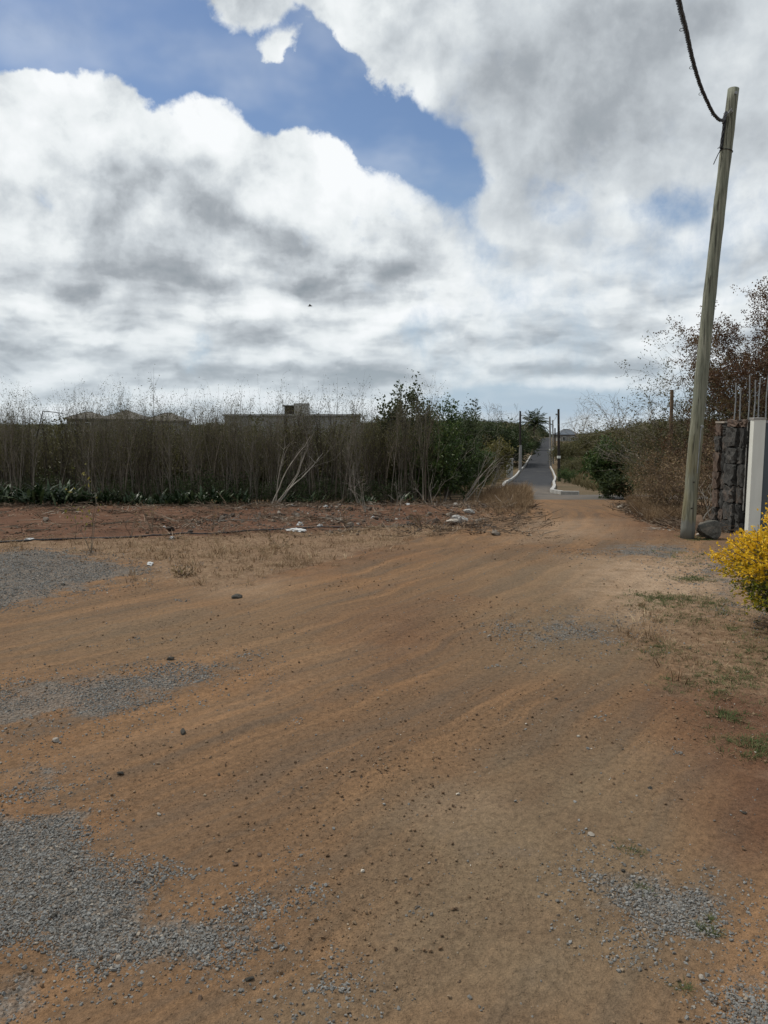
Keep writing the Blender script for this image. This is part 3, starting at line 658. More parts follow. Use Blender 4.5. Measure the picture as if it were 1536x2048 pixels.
def stone(lb, px, py, s_, mt, seed):
    """small angular broken stone, partly sunk in the dirt"""
    rnd = random.Random(seed); bm = bmesh.new(); kx, ky, kz = rnd.uniform(.9, 1.15), rnd.uniform(.55, .85), rnd.uniform(.40, .60)
    for _ in range(16):
        v = Vector((rnd.gauss(0, 1), rnd.gauss(0, 1), rnd.gauss(0, 1))).normalized()*rnd.uniform(.82, 1.05); bm.verts.new((v.x*.5*kx, v.y*.5*ky, v.z*.5*kz))
    r = bmesh.ops.convex_hull(bm, input=bm.verts); bmesh.ops.delete(bm, geom=[e for e in r['geom_interior'] if isinstance(e, bmesh.types.BMVert)], context='VERTS')
    bmesh.ops.bevel(bm, geom=bm.edges[:], offset=.03, segments=1, affect='EDGES')
    me = bpy.data.meshes.new('loose_stone'); bm.to_mesh(me); bm.free(); me.materials.append(M[mt]); a = me.attributes.new('tint', 'FLOAT', 'POINT'); a.data.foreach_set('value', [.5]*len(me.vertices))
    X_, Y_ = at(px, py); o = link(bpy.data.objects.new('loose_stone', me)); o.location = (X_, Y_, H(X_, Y_)+s_*.10); o.rotation_euler = (rnd.uniform(-.3, .3), rnd.uniform(-.3, .3), rnd.uniform(0, 6.28)); o.scale = (s_,)*3
    return tag(o, lb, 'stone')
for i, (px, py, s_, mt, lb) in enumerate(ST):
    stone(lb, px, py, s_, mt, 100+i)

# ---------------------------------------------------------------- scattering (instances on points)
protos = bpy.data.collections.new('scatter_sources')        # not linked: only read by the scatter trees
def proto(name, mb_or_me, mat):
    me = mb_or_me.mesh(name, mat) if isinstance(mb_or_me, MB) else mb_or_me
    return bpy.data.objects.new(name, me)
def scatter(name, variants, pts, rot, scl, tint, kind='stuff', label=None, cat=None):
    n = len(pts); me = bpy.data.meshes.new(name); me.vertices.add(n); me.vertices.foreach_set('co', np.asarray(pts, np.float32).ravel())
    a = me.attributes.new('rot', 'FLOAT_VECTOR', 'POINT'); a.data.foreach_set('vector', np.asarray(rot, np.float32).ravel())
    scl = np.asarray(scl, np.float32); scl = np.repeat(scl[:, None], 3, 1) if scl.ndim == 1 else scl
    a = me.attributes.new('scl', 'FLOAT_VECTOR', 'POINT'); a.data.foreach_set('vector', scl.ravel())
    a = me.attributes.new('tint', 'FLOAT', 'POINT'); a.data.foreach_set('value', np.asarray(tint, np.float32))
    a = me.attributes.new('pick', 'INT', 'POINT'); a.data.foreach_set('value', rng.integers(0, len(variants), n).astype(np.int32))
    me.update(); o = link(bpy.data.objects.new(name, me))
    g = bpy.data.node_groups.new(name+'_nodes', 'GeometryNodeTree'); g.interface.new_socket('Geometry', in_out='INPUT', socket_type='NodeSocketGeometry'); g.interface.new_socket('Geometry', in_out='OUTPUT', socket_type='NodeSocketGeometry')
    N = g.nodes.new; gi, go = N('NodeGroupInput'), N('NodeGroupOutput'); L = g.links.new
    coll = bpy.data.collections.new(name+'_sources'); 
    for v in variants: coll.objects.link(v)
    ci = N('GeometryNodeCollectionInfo'); ci.inputs['Collection'].default_value = coll; ci.inputs['Separate Children'].default_value = True; ci.inputs['Reset Children'].default_value = True
    ip = N('GeometryNodeInstanceOnPoints'); ip.inputs['Pick Instance'].default_value = True
    def na(nm, ty):
        q = N('GeometryNodeInputNamedAttribute'); q.data_type = ty; q.inputs[0].default_value = nm; return q.outputs['Attribute']
    L(gi.outputs[0], ip.inputs['Points']); L(ci.outputs[0], ip.inputs['Instance']); L(na('pick', 'INT'), ip.inputs['Instance Index'])
    er = N('FunctionNodeEulerToRotation'); L(na('rot', 'FLOAT_VECTOR'), er.inputs[0]); L(er.outputs[0], ip.inputs['Rotation'])
    L(na('scl', 'FLOAT_VECTOR'), ip.inputs['Scale']); L(ip.outputs[0], go.inputs[0])
    md = o.modifiers.new('scatter', 'NODES'); md.node_group = g
    tag(o, label, cat, kind=kind); return o
def chip(seed, flat=.6):
    rnd = random.Random(seed); bm = bmesh.new()
    for _ in range(13):
        v = Vector((rnd.gauss(0, 1), rnd.gauss(0, 1), rnd.gauss(0, 1))).normalized()*rnd.uniform(.8, 1.05); bm.verts.new((v.x*.5, v.y*.5*rnd.uniform(.7, .9), v.z*.5*flat))
    r = bmesh.ops.convex_hull(bm, input=bm.verts); bmesh.ops.delete(bm, geom=[e for e in r['geom_interior'] if isinstance(e, bmesh.types.BMVert)], context='VERTS')
    me = bpy.data.meshes.new('chip'); bm.to_mesh(me); bm.free(); return me
def chips(name, mat, n=7, flat=.65):
    out = []
    for i in range(n):
        me = chip(i*13+len(name), flat); me.materials.append(mat); out.append(bpy.data.objects.new(name, me))
    return out
def sample(n, x0, x1, y0, y1, power=0):
    """random ground points; power > 0 gathers them towards the near edge"""
    X = rng.uniform(x0, x1, n); u = rng.random(n); Y = y0*(y1/y0)**u if power else y0+(y1-y0)*u
    return X, Y
def heights(X, Y): return relief(X, Y)
def rots(n, tilt=.5): return np.stack([rng.normal(0, tilt, n), rng.normal(0, tilt, n), rng.uniform(0, 6.28, n)], 1)
GR = [(0, (.085, .062, .044)), (.2, (.105, .098, .088)), (.5, (.150, .147, .138)), (.8, (.200, .200, .192)), (1, (.27, .235, .19))]
DR = [(0, (.085, .056, .036)), (.4, (.155, .100, .060)), (.75, (.195, .142, .092)), (.93, (.25, .205, .15)), (1, (.44, .40, .34))]
m_gr = mat_inst('gravel_chips', GR); m_dr = mat_inst('dirt_crumbs', DR)
# gravel beds
def bed(n, y0, y1, size, lo, name):
    X, Y = sample(n, -1, 1, y0, y1, 1); X = X*(Y*.56+.5)
    g = mask_at('gravel', X, Y); br = fbm(X*4.5, Y*4.5, 5, 4)*1.9
    keep = ((g+br*.8) > rng.uniform(.40, .85, n)) | ((g > .04) & (rng.random(n) < .07)) | (rng.random(n) < .004); X, Y, g = X[keep], Y[keep], g[keep]; n = len(X)
    s = np.minimum(size*rng.lognormal(-.08, .42, n), .019)*(.8+.35*np.clip(Y/4, .6, 3)); Z = heights(X, Y)+s*rng.uniform(-.12, .2, n)
    return scatter(name, chips('gravel_chip', m_gr), np.stack([X, Y, Z], 1), rots(n), s, np.clip(rng.normal(.5, .22, n), 0, 1), 'stuff', 'loose grey crushed gravel in patches on the dirt', 'gravel')
bed(560000, 1.55, 9.5, .0086, .5, 'gravel')
# crumbs of earth and small stones over the whole lot
n = 330000; X, Y = sample(n, -1, 1, 1.5, 13, 1); X = X*(Y*.56+.5)
dens = np.clip(.22+2.3*fbm(X*1.3, Y*1.3, 44, 5), .03, 1)*(1+1.2*mask_at('red', X, Y)*(X > 0))*(1+.8*mask_at('gravel', X, Y)); keep = rng.random(n) < dens*.9; X, Y = X[keep], Y[keep]; n = len(X)
s = np.minimum(.0024*rng.pareto(2.5, n)+.0024, .020)*(.75+.3*np.clip(Y/4, .5, 2.2))
scatter('dirt_crumbs', chips('crumb', m_dr), np.stack([X, Y, heights(X, Y)+s*.22], 1), rots(n), s, np.clip(rng.normal(.45, .22, n), 0, 1), 'stuff', 'small brown crumbs and pebbles strewn over the dirt', 'pebbles')
# rubble on the verge
n = 14000; X = rng.uniform(-6.5, 3.4, n); Y = 10.5+9.6*rng.random(n)**.8
dens = (np.clip(.5+2.2*fbm(X*.9, Y*.9, 14, 3), 0, 1)*(X > -3.4)+.06)*((X-.10*Y) < .6); keep = rng.random(n) < dens; X, Y = X[keep], Y[keep]; n = len(X)
s = np.minimum(.020*rng.pareto(2.3, n)+.020, .20)
m_rb = mat_inst('rubble_pieces', [(0, (.045, .036, .030)), (.5, (.13, .105, .085)), (.85, (.22, .195, .165)), (1, (.42, .40, .37))])
scatter('rubble', chips('rubble_piece', m_rb, 8, .55), np.stack([X, Y, heights(X, Y)+s*.15], 1), rots(n, .4), s, np.clip(rng.normal(.42, .24, n), 0, 1), 'stuff', 'broken stone rubble on the brown verge before the thicket', 'rubble')
# grass
def tuft(seed, n=16, h=.1, spread=.06, wd=.006, lean=.5):
    rnd = random.Random(seed); mb = MB()
    for _ in range(n):
        a = rnd.uniform(0, 6.28); r = rnd.random()*spread; p = Vector((math.cos(a)*r, math.sin(a)*r, -.01)); L = h*rnd.uniform(.5, 1.15)
        d = Vector((math.cos(a)*lean*rnd.random(), math.sin(a)*lean*rnd.random(), 1)).normalized(); bnd = Vector((math.cos(a), math.sin(a), -.35))*rnd.uniform(.1, .8)*lean
        sd2 = Vector((-math.sin(a), math.cos(a), 0))*wd/2; p1 = p+d*L*.5; p2 = p1+(d+bnd)*L*.5
        mb.add([p-sd2, p+sd2, p1+sd2*.8, p1-sd2*.8, p2], [(0, 1, 2, 3), (3, 2, 4)])
    return mb
def tufts(name, mat, k, **kw): return [proto(name, tuft(i*7+k, **kw), mat) for i in range(4)]
m_straw = mat_inst('straw', [(0, (.10, .062, .035)), (.5, (.23, .155, .090)), (1, (.40, .31, .20))], trans=.15)
m_grass = mat_inst('green_blades', [(0, (.035, .052, .018)), (.5, (.068, .095, .034)), (1, (.15, .150, .070))], trans=.2)
n = 42000; X, Y = sample(n, -1, 1, 3.0, 20, 1); X = X*(Y*.58+.4)
dn = mask_at('straw', X, Y)*np.clip(.45+2.0*fbm(X*1.5, Y*1.5, 3, 4), 0, 1); keep = rng.random(n) < dn; X, Y = X[keep], Y[keep]; n = len(X)
left = X < 1.5+.1*Y; s = rng.uniform(.35, 1.1, n)*np.where(left & (X < 3), 1.3, .55)
scatter('dry_grass', tufts('straw_tuft', m_straw, 1, n=11, h=.075, spread=.07, wd=.005, lean=1.6), np.stack([X, Y, heights(X, Y)], 1), rots(n, .2), s, np.clip(rng.normal(.5, .25, n), 0, 1), 'stuff', 'short dry straw coloured grass along the edges of the dirt', 'grass')
# green patches at right, named by where they lie in the photograph
gp = [(1300, 1212, .28), (1355, 1210, .30), (1415, 1205, .26), (1440, 1225, .3), (1362, 1240, .25), (1400, 1122, .5), (1380, 1110, .4), (1340, 1196, .16), (1300, 1196, .2), (1480, 1345, .3), (1410, 1380, .26), (1450, 1360, .25), (1500, 1500, .14), (1524, 1495, .18), (1285, 1776, .028), (1400, 1855, .024), (1430, 1868, .022), (1367, 1975, .018), (1330, 1305, .2), (1260, 1700, .05),
      (1386, 1073, .22), (1400, 1078, .2), (1476, 1268, .3), (1520, 1310, .3), (1460, 1440, .10), (1395, 1160, .2), (1372, 1158, .16), (1420, 1840, .02)]
PX, PY, PS = [], [], []
for px, py, r_ in gp:
    x_, y_ = at(px, py); q = int(75*min(1, r_/.2)+7)
    PX += list(x_+rng.normal(0, r_*.55, q)); PY += list(y_+rng.normal(0, r_*.5, q)); PS += list(rng.uniform(.35, 1.0, q)*(.42 if r_ < .1 else .8))
PX, PY = np.array(PX), np.array(PY); n = len(PX)
scatter('green_grass', tufts('grass_tuft', m_grass, 5, n=13, h=.055, spread=.045, wd=.005, lean=1.5), np.stack([PX, PY, heights(PX, PY)], 1), rots(n, .15), PS, np.clip(rng.normal(.5, .25, n), 0, 1), 'stuff', 'sparse green grass tufts on the right of the track', 'grass')
# tall dry grass on the banks by the lane
n = 5200; u = rng.random(n); Y = 15.5+12.0*u; X = np.minimum(.168*Y+rng.normal(0, .42, n), .186*Y+rng.normal(0, .08, n))
b2 = rng.random(n) < .40; Y = np.where(b2, rng.uniform(13.5, 22, n), Y); X = np.where(b2, np.interp(Y, [13.5, 17, 22], [4.7, 5.5, 7.0])+np.abs(rng.normal(0, .5, n)), X)
keep = (Y > 18) | b2 | (rng.random(n) < .25); X, Y, b2 = X[keep], Y[keep], b2[keep]; n = len(X)
s = rng.uniform(.4, 1.15, n)*np.where(b2, .62, np.clip((Y-15)/9, .45, 1.15))
scatter('tall_dry_grass', tufts('tall_tuft', m_straw, 9, n=12, h=.50, spread=.09, wd=.009, lean=.55), np.stack([X, Y, heights(X, Y)], 1), rots(n, .1), s, np.clip(rng.normal(.42, .25, n), 0, 1), 'stuff', 'tall dry orange grass on the banks where the dirt meets the lane', 'grass')

# dry twig and leaf litter on the verge and under the right hand shrubs
def twigs(seed):
    rnd = random.Random(seed); mb = MB()
    for _ in range(5):
        a = rnd.uniform(0, 6.28); L = rnd.uniform(.15, .4); p = Vector((rnd.gauss(0, .1), rnd.gauss(0, .1), rnd.uniform(0, .05))); d = Vector((math.cos(a), math.sin(a), rnd.uniform(-.1, .35)))
        q = p+d*L*.5+Vector((rnd.gauss(0, .03), rnd.gauss(0, .03), 0)); mb.tube([p, q, q+(d+Vector((rnd.gauss(0, .3), rnd.gauss(0, .3), 0)))*L*.5], [.006, .005, .002], 3, caps=False)
    for _ in range(8): mb.leaf(Vector((rnd.gauss(0, .15), rnd.gauss(0, .15), .01)), Vector((rnd.gauss(0, 1), rnd.gauss(0, 1), .2)), .05, .03)
    return mb
m_tw = mat_inst('twig_litter', [(0, (.045, .032, .024)), (.5, (.13, .092, .062)), (.85, (.24, .19, .14)), (1, (.34, .30, .25))])
n = 3600; X = rng.uniform(-11, 4.5, n); Y = 10.3+10*rng.random(n)**.7; keep = ((X-.14*Y) < 1.0) & (rng.random(n) < np.clip(.5+2*fbm(X*.8, Y*.8, 91, 3), .1, 1)*np.where(X < -4, .45, 1)); X, Y = X[keep], Y[keep]
X2 = rng.uniform(0, 1, 900); Y2 = rng.uniform(11.5, 20, 900); X = np.r_[X, np.interp(Y2, [11.5, 14, 20], [4.5, 4.7, 6.1])+X2*1.8]; Y = np.r_[Y, Y2]; n = len(X)
scatter('twig_litter', [proto('twigs', twigs(60+i), m_tw) for i in range(5)], np.stack([X, Y, heights(X, Y)], 1), rots(n, .15), rng.uniform(.35, 1.25, n), np.clip(rng.normal(.45, .25, n), 0, 1), 'stuff', 'dry twigs and dead leaves littering the verge and the foot of the shrubs', 'debris')

# ================================================================ plants
def rv(s=1): return Vector((random.gauss(0, s), random.gauss(0, s), random.gauss(0, s)))
def grow(mb, p, d, L, r, lev, C, tips):
    """one limb and its side limbs; C lists per level: segs, wiggle, kids, ratio, angle, up; sides"""
    c = C[lev]; seg = c['seg']; pts = [p.copy()]; rad = [r]; q = p.copy(); dd = d.normalized()
    for i in range(seg):
        dd = (dd + rv(c['wig']) + Vector((0, 0, c.get('up', 0)))).normalized(); q = q + dd*L/seg
        pts.append(q.copy()); rad.append(max(r*(1-(i+1)/seg*c.get('tap', .75)), c.get('rmin', .0015)))
    mb.tube(pts, rad, c.get('n', 4), random.uniform(.2, .8), caps=False)
    if lev+1 < len(C):
        for kx in range(random.randint(*c['kids'])):
            t = random.uniform(c.get('t0', .3), 1); f = t*seg; i = min(int(f), seg-1); b = pts[i].lerp(pts[i+1], f-i)
            ax_ = (pts[i+1]-pts[i]).normalized(); o = ax_.cross(rv()).normalized(); an = R(random.uniform(*c['ang']))
            nd = ax_*math.cos(an)+o*math.sin(an)
            grow(mb, b, nd, L*random.uniform(*c['ratio']), rad[i]*.62, lev+1, C, tips)
    if lev >= len(C)-C[0].get('leafy', 1):
        for i in range(1, len(pts)): tips.append((pts[i], (pts[i]-pts[i-1]).normalized()))
def leaves_on(tips, per, size, wd, sp, mb=None, tint=None, droop=0, keep=1.0):
    mb = mb or MB()
    for p, d in tips:
        if random.random() > keep: continue
        tc = random.random() if tint is None else tint(p)
        for _ in range(per):
            q = p+rv(sp); dd = (d*.5+rv(.7)+Vector((0, 0, -droop))).normalized()
            mb.leaf(q, dd, size*random.uniform(.6, 1.3), wd*random.uniform(.7, 1.2), min(1, max(0, tc*.6+random.random()*.4)))
    return mb
def fit(mb, tips, h, rad):
    """scale a grown plant to a height and a crown radius"""
    z = sorted(p.z for p, d in tips)[int(len(tips)*.985)]; cx = sum(p.x for p, d in tips)/len(tips); cy = sum(p.y for p, d in tips)/len(tips)
    r = sorted(math.hypot(p.x-cx, p.y-cy) for p, d in tips)[int(len(tips)*.93)]; a, b = rad/r, h/z
    mb.v = [(x*a, y*a, z_*b) for x, y, z_ in mb.v]; return [(Vector((p.x*a, p.y*a, p.z*b)), d) for p, d in tips]
def plant(name, label, cat, loc, wood, wmat, crown, cmat, rz=0, group=None, names=('trunk', 'crown')):
    t = thing(name, label, cat, loc, rz, group)
    if wood and wood.v: wood.build(names[0], wmat, t)
    if crown and crown.v: crown.build(names[1], cmat, t)
    return t
def gpos(x, y, dz=-.03): return (x, y, H(x, y)+dz)

M['leaf_yellow_green'] = mat_leaf('yellow_green_leaves', [(0, (.08, .09, .02)), (1, (.34, .27, .05))])
M['bark_mid'] = mat_rough('grey_bark', (.10, .09, .072), (.25, .22, .18), 12, .9, stretch=(1, 1, .3))
M['leaf_muted_yellow'] = mat_leaf('muted_yellow_leaves', [(0, (.05, .055, .018)), (1, (.17, .145, .045))])
M['bark_dark'] = mat_rough('dark_bark', (.022, .018, .014), (.080, .064, .048), 14, .9, stretch=(1, 1, .3))
# ---- thicket of bare upright saplings
def sapling(seed, h=2.6, leafk=.25, mat='leaf_olive'):
    random.seed(seed); mb = MB(); tips = []
    C = [dict(seg=9, wig=.105, up=.07, kids=(6, 9), ratio=(.16, .42), ang=(18, 48), t0=.42, tap=.75, n=5, leafy=2, rmin=.004),
         dict(seg=4, wig=.16, up=.10, kids=(2, 4), ratio=(.3, .6), ang=(25, 60), t0=.2, tap=.7, n=3, rmin=.0022),
         dict(seg=3, wig=.26, up=.03, kids=(0, 0), ratio=(1, 1), ang=(0, 1), n=3, tap=.5, rmin=.0018)]
    for _ in range(random.randint(2, 3)):
        a = random.uniform(0, 6.28); d = Vector((math.cos(a)*.12, math.sin(a)*.12, 1)); grow(mb, Vector((math.cos(a)*.06, math.sin(a)*.06, 0)), d, h*random.uniform(.74, 1.08), random.uniform(.017, .033), 0, C, tips)
    tips = fit(mb, tips, h, .42)
    cr = leaves_on(tips, 1, .045, .018, .04, keep=leafk, droop=.5)
    cr = leaves_on([(p, d) for p, d in tips if p.z < h*.7], 1, .06, .026, .12, mb=cr, keep=leafk*.6)
    return mb, cr
def sapling_proto(seed, **kw):
    wood, cr = sapling(seed, **kw); t = thing('thicket_sapling', 'x', 'sapling', (0, -50, 0))
    wood.build('trunk', M[('bark_mid', 'bark', 'bark_dark')[seed % 3]], t); cr.build('crown', M['leaf_olive'], t); return t
SAP = [sapling_proto(300+i, h=2.72+.06*i, leafk=.8 if i > 3 else .35) for i in range(8)]
SLAB = 'bare thin upright sapling with {} stems in the dark dry thicket behind the verge'
SG = 'saplings of the dry thicket'
random.seed(21); npl = 0
for i in range(165):
    X_ = -13.2+14.6*(i+random.uniform(-.4, .4))/165; Y_ = 20.4+abs(random.gauss(0, .75))+.02*(X_+5)
    if -9.3 < X_ < -8.55 and Y_ < 22: Y_ += 1.2          # the thin spot near the left edge
    s_ = random.uniform(.80, 1.05)+.07*math.sin(X_*1.9)+.05*math.sin(X_*.7+1)+(.07 if -4.6 < X_ < -.5 else 0)
    pi_ = npl if npl < len(SAP) else random.randrange(len(SAP)); o = SAP[pi_] if npl < len(SAP) else copy_thing(SAP[pi_], (0, 0, 0))
    o.location = gpos(X_, Y_); o.rotation_euler = (random.gauss(0, .04), random.gauss(0, .05), random.uniform(0, 6.28)); o.scale = (s_, s_, s_*random.uniform(.95, 1.08))
    o['label'] = SLAB.format(('pale grey', 'brown', 'dark')[(300+pi_) % 3]); o['group'] = SG; npl += 1
def joined(src):
    """one mesh of a plant's parts, for the mass behind"""
    mb = MB()
    me = bpy.data.meshes.new('thicket_mass'); bm = bmesh.new(); mats = []
    for ch in src.children:
        base = len(bm.faces); bm.from_mesh(ch.data); bm.faces.ensure_lookup_table()
        for f in bm.faces[base:]: f.material_index = len(mats)
        mats.append(ch.data.materials[0])
    bm.to_mesh(me); bm.free()
    for q in mats: me.materials.append(q)
    return bpy.data.objects.new('thicket_mass', me)
n = 950; Y = 20.8+rng.random(n)**1.2*12; X = rng.uniform(-1, 1, n); X = -8.2+X*(Y*.62-1.2)
keep = (X < -.06+(Y-20)*.18+.8) & ~((X > -9.6-.1*(Y-20)) & (X < -8.4-.3*(Y-20)) & (Y < 25)); X, Y = X[keep], Y[keep]; n = len(X)
s = rng.uniform(.72, .97, n)*(1+.55*fbm(X*.9, Y*.5, 8, 3))
scatter('thicket', [joined(o) for o in SAP], np.stack([X, Y, heights(X, Y)], 1), np.stack([rng.normal(0, .04, n), rng.normal(0, .04, n), rng.uniform(0, 6.28, n)], 1), s, rng.random(n), 'stuff', 'dense mass of dry brown stems behind the first saplings', 'thicket')
# undergrowth leaf litter and shrublets inside the thicket
def low_bush(seed, h=.7, w_=.6, nl=260, ls=.07):
    random.seed(seed); mb = MB(); tips = []
    C = [dict(seg=4, wig=.2, up=.05, kids=(3, 5), ratio=(.5, .8), ang=(25, 60), n=3, leafy=2), dict(seg=3, wig=.25, kids=(2, 3), ratio=(.4, .7), ang=(25, 60), n=3), dict(seg=2, wig=.3, kids=(0, 0), ratio=(1, 1), ang=(0, 1), n=3)]
    for _ in range(7):
        a = random.uniform(0, 6.28); grow(mb, Vector((0, 0, 0)), Vector((math.cos(a)*w_, math.sin(a)*w_, 1)), h*random.uniform(.6, 1), .009, 0, C, tips)
    return mb, tips
wood, tips = low_bush(5); cr = leaves_on(tips, 2, .07, .04, .06)
LB = bpy.data.objects.new('low_scrub', None)
tmp = thing('low_scrub', 'x', 'x'); wood.build('trunk', M['bark'], tmp); cr.build('crown', M['leaf_dark'], tmp); lbm = joined(tmp)
for q in list(tmp.children)+[tmp]: bpy.data.objects.remove(q)
n = 300; Y = 20.5+rng.random(n)**1.5*8; X = rng.uniform(-1, 1, n); X = -8.2+X*(Y*.62-1.2); keep = X < .9+(Y-20)*.15; X, Y = X[keep], Y[keep]; n = len(X)
scatter('undergrowth', [lbm], np.stack([X, Y, heights(X, Y)], 1), rots(n, .1), rng.uniform(.4, 1.1, n), rng.random(n), 'stuff', 'low dark undergrowth between the thicket stems', 'undergrowth')

# ---- broad leaved dark plants along the thicket foot
def rosette(seed):
    random.seed(seed); mb = MB()
    for i in range(40):
        a = random.uniform(0, 6.28); el = random.uniform(.2, 1.4); L = random.uniform(.18, .42); wd = random.uniform(.03, .055)
        p = Vector((random.gauss(0, .14), random.gauss(0, .12), random.uniform(0, .16))); d = Vector((math.cos(a)*math.cos(el), math.sin(a)*math.cos(el), math.sin(el))); sd2 = Vector((-math.sin(a), math.cos(a), 0))
        pts = []; 
        for j, wj in enumerate((.35, 1, .9, .05)):
            q = p+d*L*j/3+Vector((math.cos(a), math.sin(a), -1))*.05*(j/3)**2*L*5; pts.append((q, sd2*wd*wj/2))
        vs = []; [vs.extend([q-w2, q+w2]) for q, w2 in pts]
        mb.add(vs, [(0, 1, 3, 2), (2, 3, 5, 4), (4, 5, 7, 6)], random.random())
    return mb
ros = [rosette(70+i).mesh('leaf_rosette', M['leaf_broad']) for i in range(4)]
random.seed(5)
for i in range(76):
    u = i/66; X_ = -12.8+8.6*u+random.uniform(-.15, .15) if i < 67 else random.uniform(-3.8, .6); Y_ = 20.0+random.uniform(-.25, .6)
    o = link(bpy.data.objects.new('leafy_plant', ros[i % 4])); o.location = gpos(X_, Y_, 0); o.rotation_euler = (0, 0, random.uniform(0, 6.28)); s_ = random.uniform(.6, 1.45)*(1.25 if X_ < -8.2 else .9); o.scale = (s_,)*3
    tag(o, 'dark green broad-leaved plant at the foot of the thicket on the left', 'plant', 'broad-leaved plants at the foot of the thicket')

# ---- leafy trees and bushes closing the thicket towards the lane
def leafy(seed, h, w_, nstem, lsize, per, sp, kids=(5, 8), lv=3, up=.05, lean=(0, 0)):
    random.seed(seed); mb = MB(); tips = []
    C = [dict(seg=6, wig=.10, up=up, kids=kids, ratio=(.35, .62), ang=(22, 55), t0=.25, n=5, leafy=2), dict(seg=4, wig=.18, up=.04, kids=(3, 5), ratio=(.4, .65), ang=(25, 60), n=4),
         dict(seg=3, wig=.25, kids=(2, 3), ratio=(.4, .7), ang=(25, 60), n=3), dict(seg=2, wig=.3, kids=(0, 0), ratio=(1, 1), ang=(0, 1), n=3)][:lv+1]
    C[-1]['kids'] = (0, 0)
    for _ in range(nstem):
        a = random.uniform(0, 6.28); grow(mb, Vector((random.gauss(0, .05), random.gauss(0, .05), 0)), Vector((math.cos(a)*w_+lean[0], math.sin(a)*w_+lean[1], 1)), h*random.uniform(.75, 1), .02*h/2.5, 0, C, tips)
    return mb, tips
wd, tips = leafy(77, 1, .5, 6, .05, 4, .1, kids=(4, 6), lv=2); tips = fit(wd, tips, 1.0, .55); cr = leaves_on(tips, 5, .055, .03, .06)
tmp = thing('olive_scrub', 'x', 'x'); wd.build('trunk', M['bark'], tmp); cr.build('crown', M['leaf_olive'], tmp); osm = joined(tmp)
for q in list(tmp.children)+[tmp]: bpy.data.objects.remove(q)
n = 330; Y = rng.uniform(25.5, 36, n); X = rng.uniform(-1, 1, n); X = -9+X*(Y*.62); keep = (X < .5+(Y-20)*.10) & (rng.random(n) < .85); X, Y = X[keep], Y[keep]; n = len(X); s = rng.uniform(1.3, 2.35, n)
scatter('olive_scrub', [osm], np.stack([X, Y, heights(X, Y)], 1), rots(n, .08), np.stack([s*1.2, s*1.2, s], 1), rng.random(n), 'stuff', 'olive scrub showing between the stems of the thicket', 'scrub')
def bush(name, label, cat, x, y, h, rad, mat, seed, w_=.5, nstem=5, ls=.07, lw=.045, per=3, sp=.06, wmat='bark', group=None, **kw):
    wd, tips = leafy(seed, h, w_, nstem, ls, per, sp, **kw); tips = fit(wd, tips, h, rad)
    cr = leaves_on(tips, per, ls, lw, sp); return plant(name, label, cat, gpos(x, y), wd, M[wmat], cr, M[mat], group=group)
bush('leafy_tree', 'tallest dark leafy tree rising above the dry thicket, its round leaves against the sky', 'tree', .70, 23.2, 3.25, .62, 'leaf_dark', 41, .20, 6, .085, .075, 7, .08)
bush('leafy_tree', 'slender dark green tree with a ragged top beside the tallest leafy tree', 'tree', 2.0, 25.0, 3.1, .60, 'leaf_green', 42, .16, 4, .085, .05, 5, .07)
bush('leafy_tree', 'small dark tree with a single leaning top shoot right of the ragged tree', 'tree', 2.75, 26.5, 2.95, .55, 'leaf_dark', 43, .22, 4, .085, .05, 4, .07)
random.seed(33)
gb = [(1.3, 22.3, 2.1, .8, 'leaf_green', 'round green bush at the right end of the thicket, under the tallest leafy tree'),
      (.2, 22.4, 2.0, .6, 'leaf_olive', 'olive bush mixed into the right end of the bare saplings'),
      (2.1, 24.0, 1.9, .8, 'leaf_dark', 'dark bush behind the pale fallen branches'),
      (2.2, 26.3, 1.95, .8, 'leaf_green', 'green bush leaning towards the lane behind the pale fallen branches'),
      (2.4, 28.8, 1.9, .8, 'leaf_green', 'light green bush behind the near end of the left kerb'),
      (3.1, 32.0, 1.9, .8, 'leaf_dark', 'dark green bush behind the left kerb, second from its near end'),
      (4.0, 36.5, 1.9, .9, 'leaf_green', 'feathery green bush hanging over the bank of the lane'),
      (4.9, 42.0, 1.9, .9, 'leaf_olive', 'olive bush on the left bank of the lane'),
      (6.0, 49.0, 1.9, 1.0, 'leaf_green', 'green bush on the bank just before the small red roof'),
      (2.8, 33.0, 2.6, 1.2, 'leaf_dark', 'dark bushy tree behind the green bushes of the bank'),
      (1.7, 30.0, 2.9, 1.2, 'leaf_dark', 'dark bushy tree hidden behind the slender ragged tree')]
for i, (x, y, h_, rd, mt, lb) in enumerate(gb):
    bush('green_bush', lb, 'bush', x, y, h_, rd, mt, 500+i, .42, 7, .085+.0012*y, .045+.0006*y, 4, .07)
bush('yellow_green_tree', 'small yellowish green tree before the red roof on the left of the lane', 'tree', 8.4, 58, 2.9, 1.2, 'leaf_muted_yellow', 71, .35, 5, .2, .12, 4, .16)
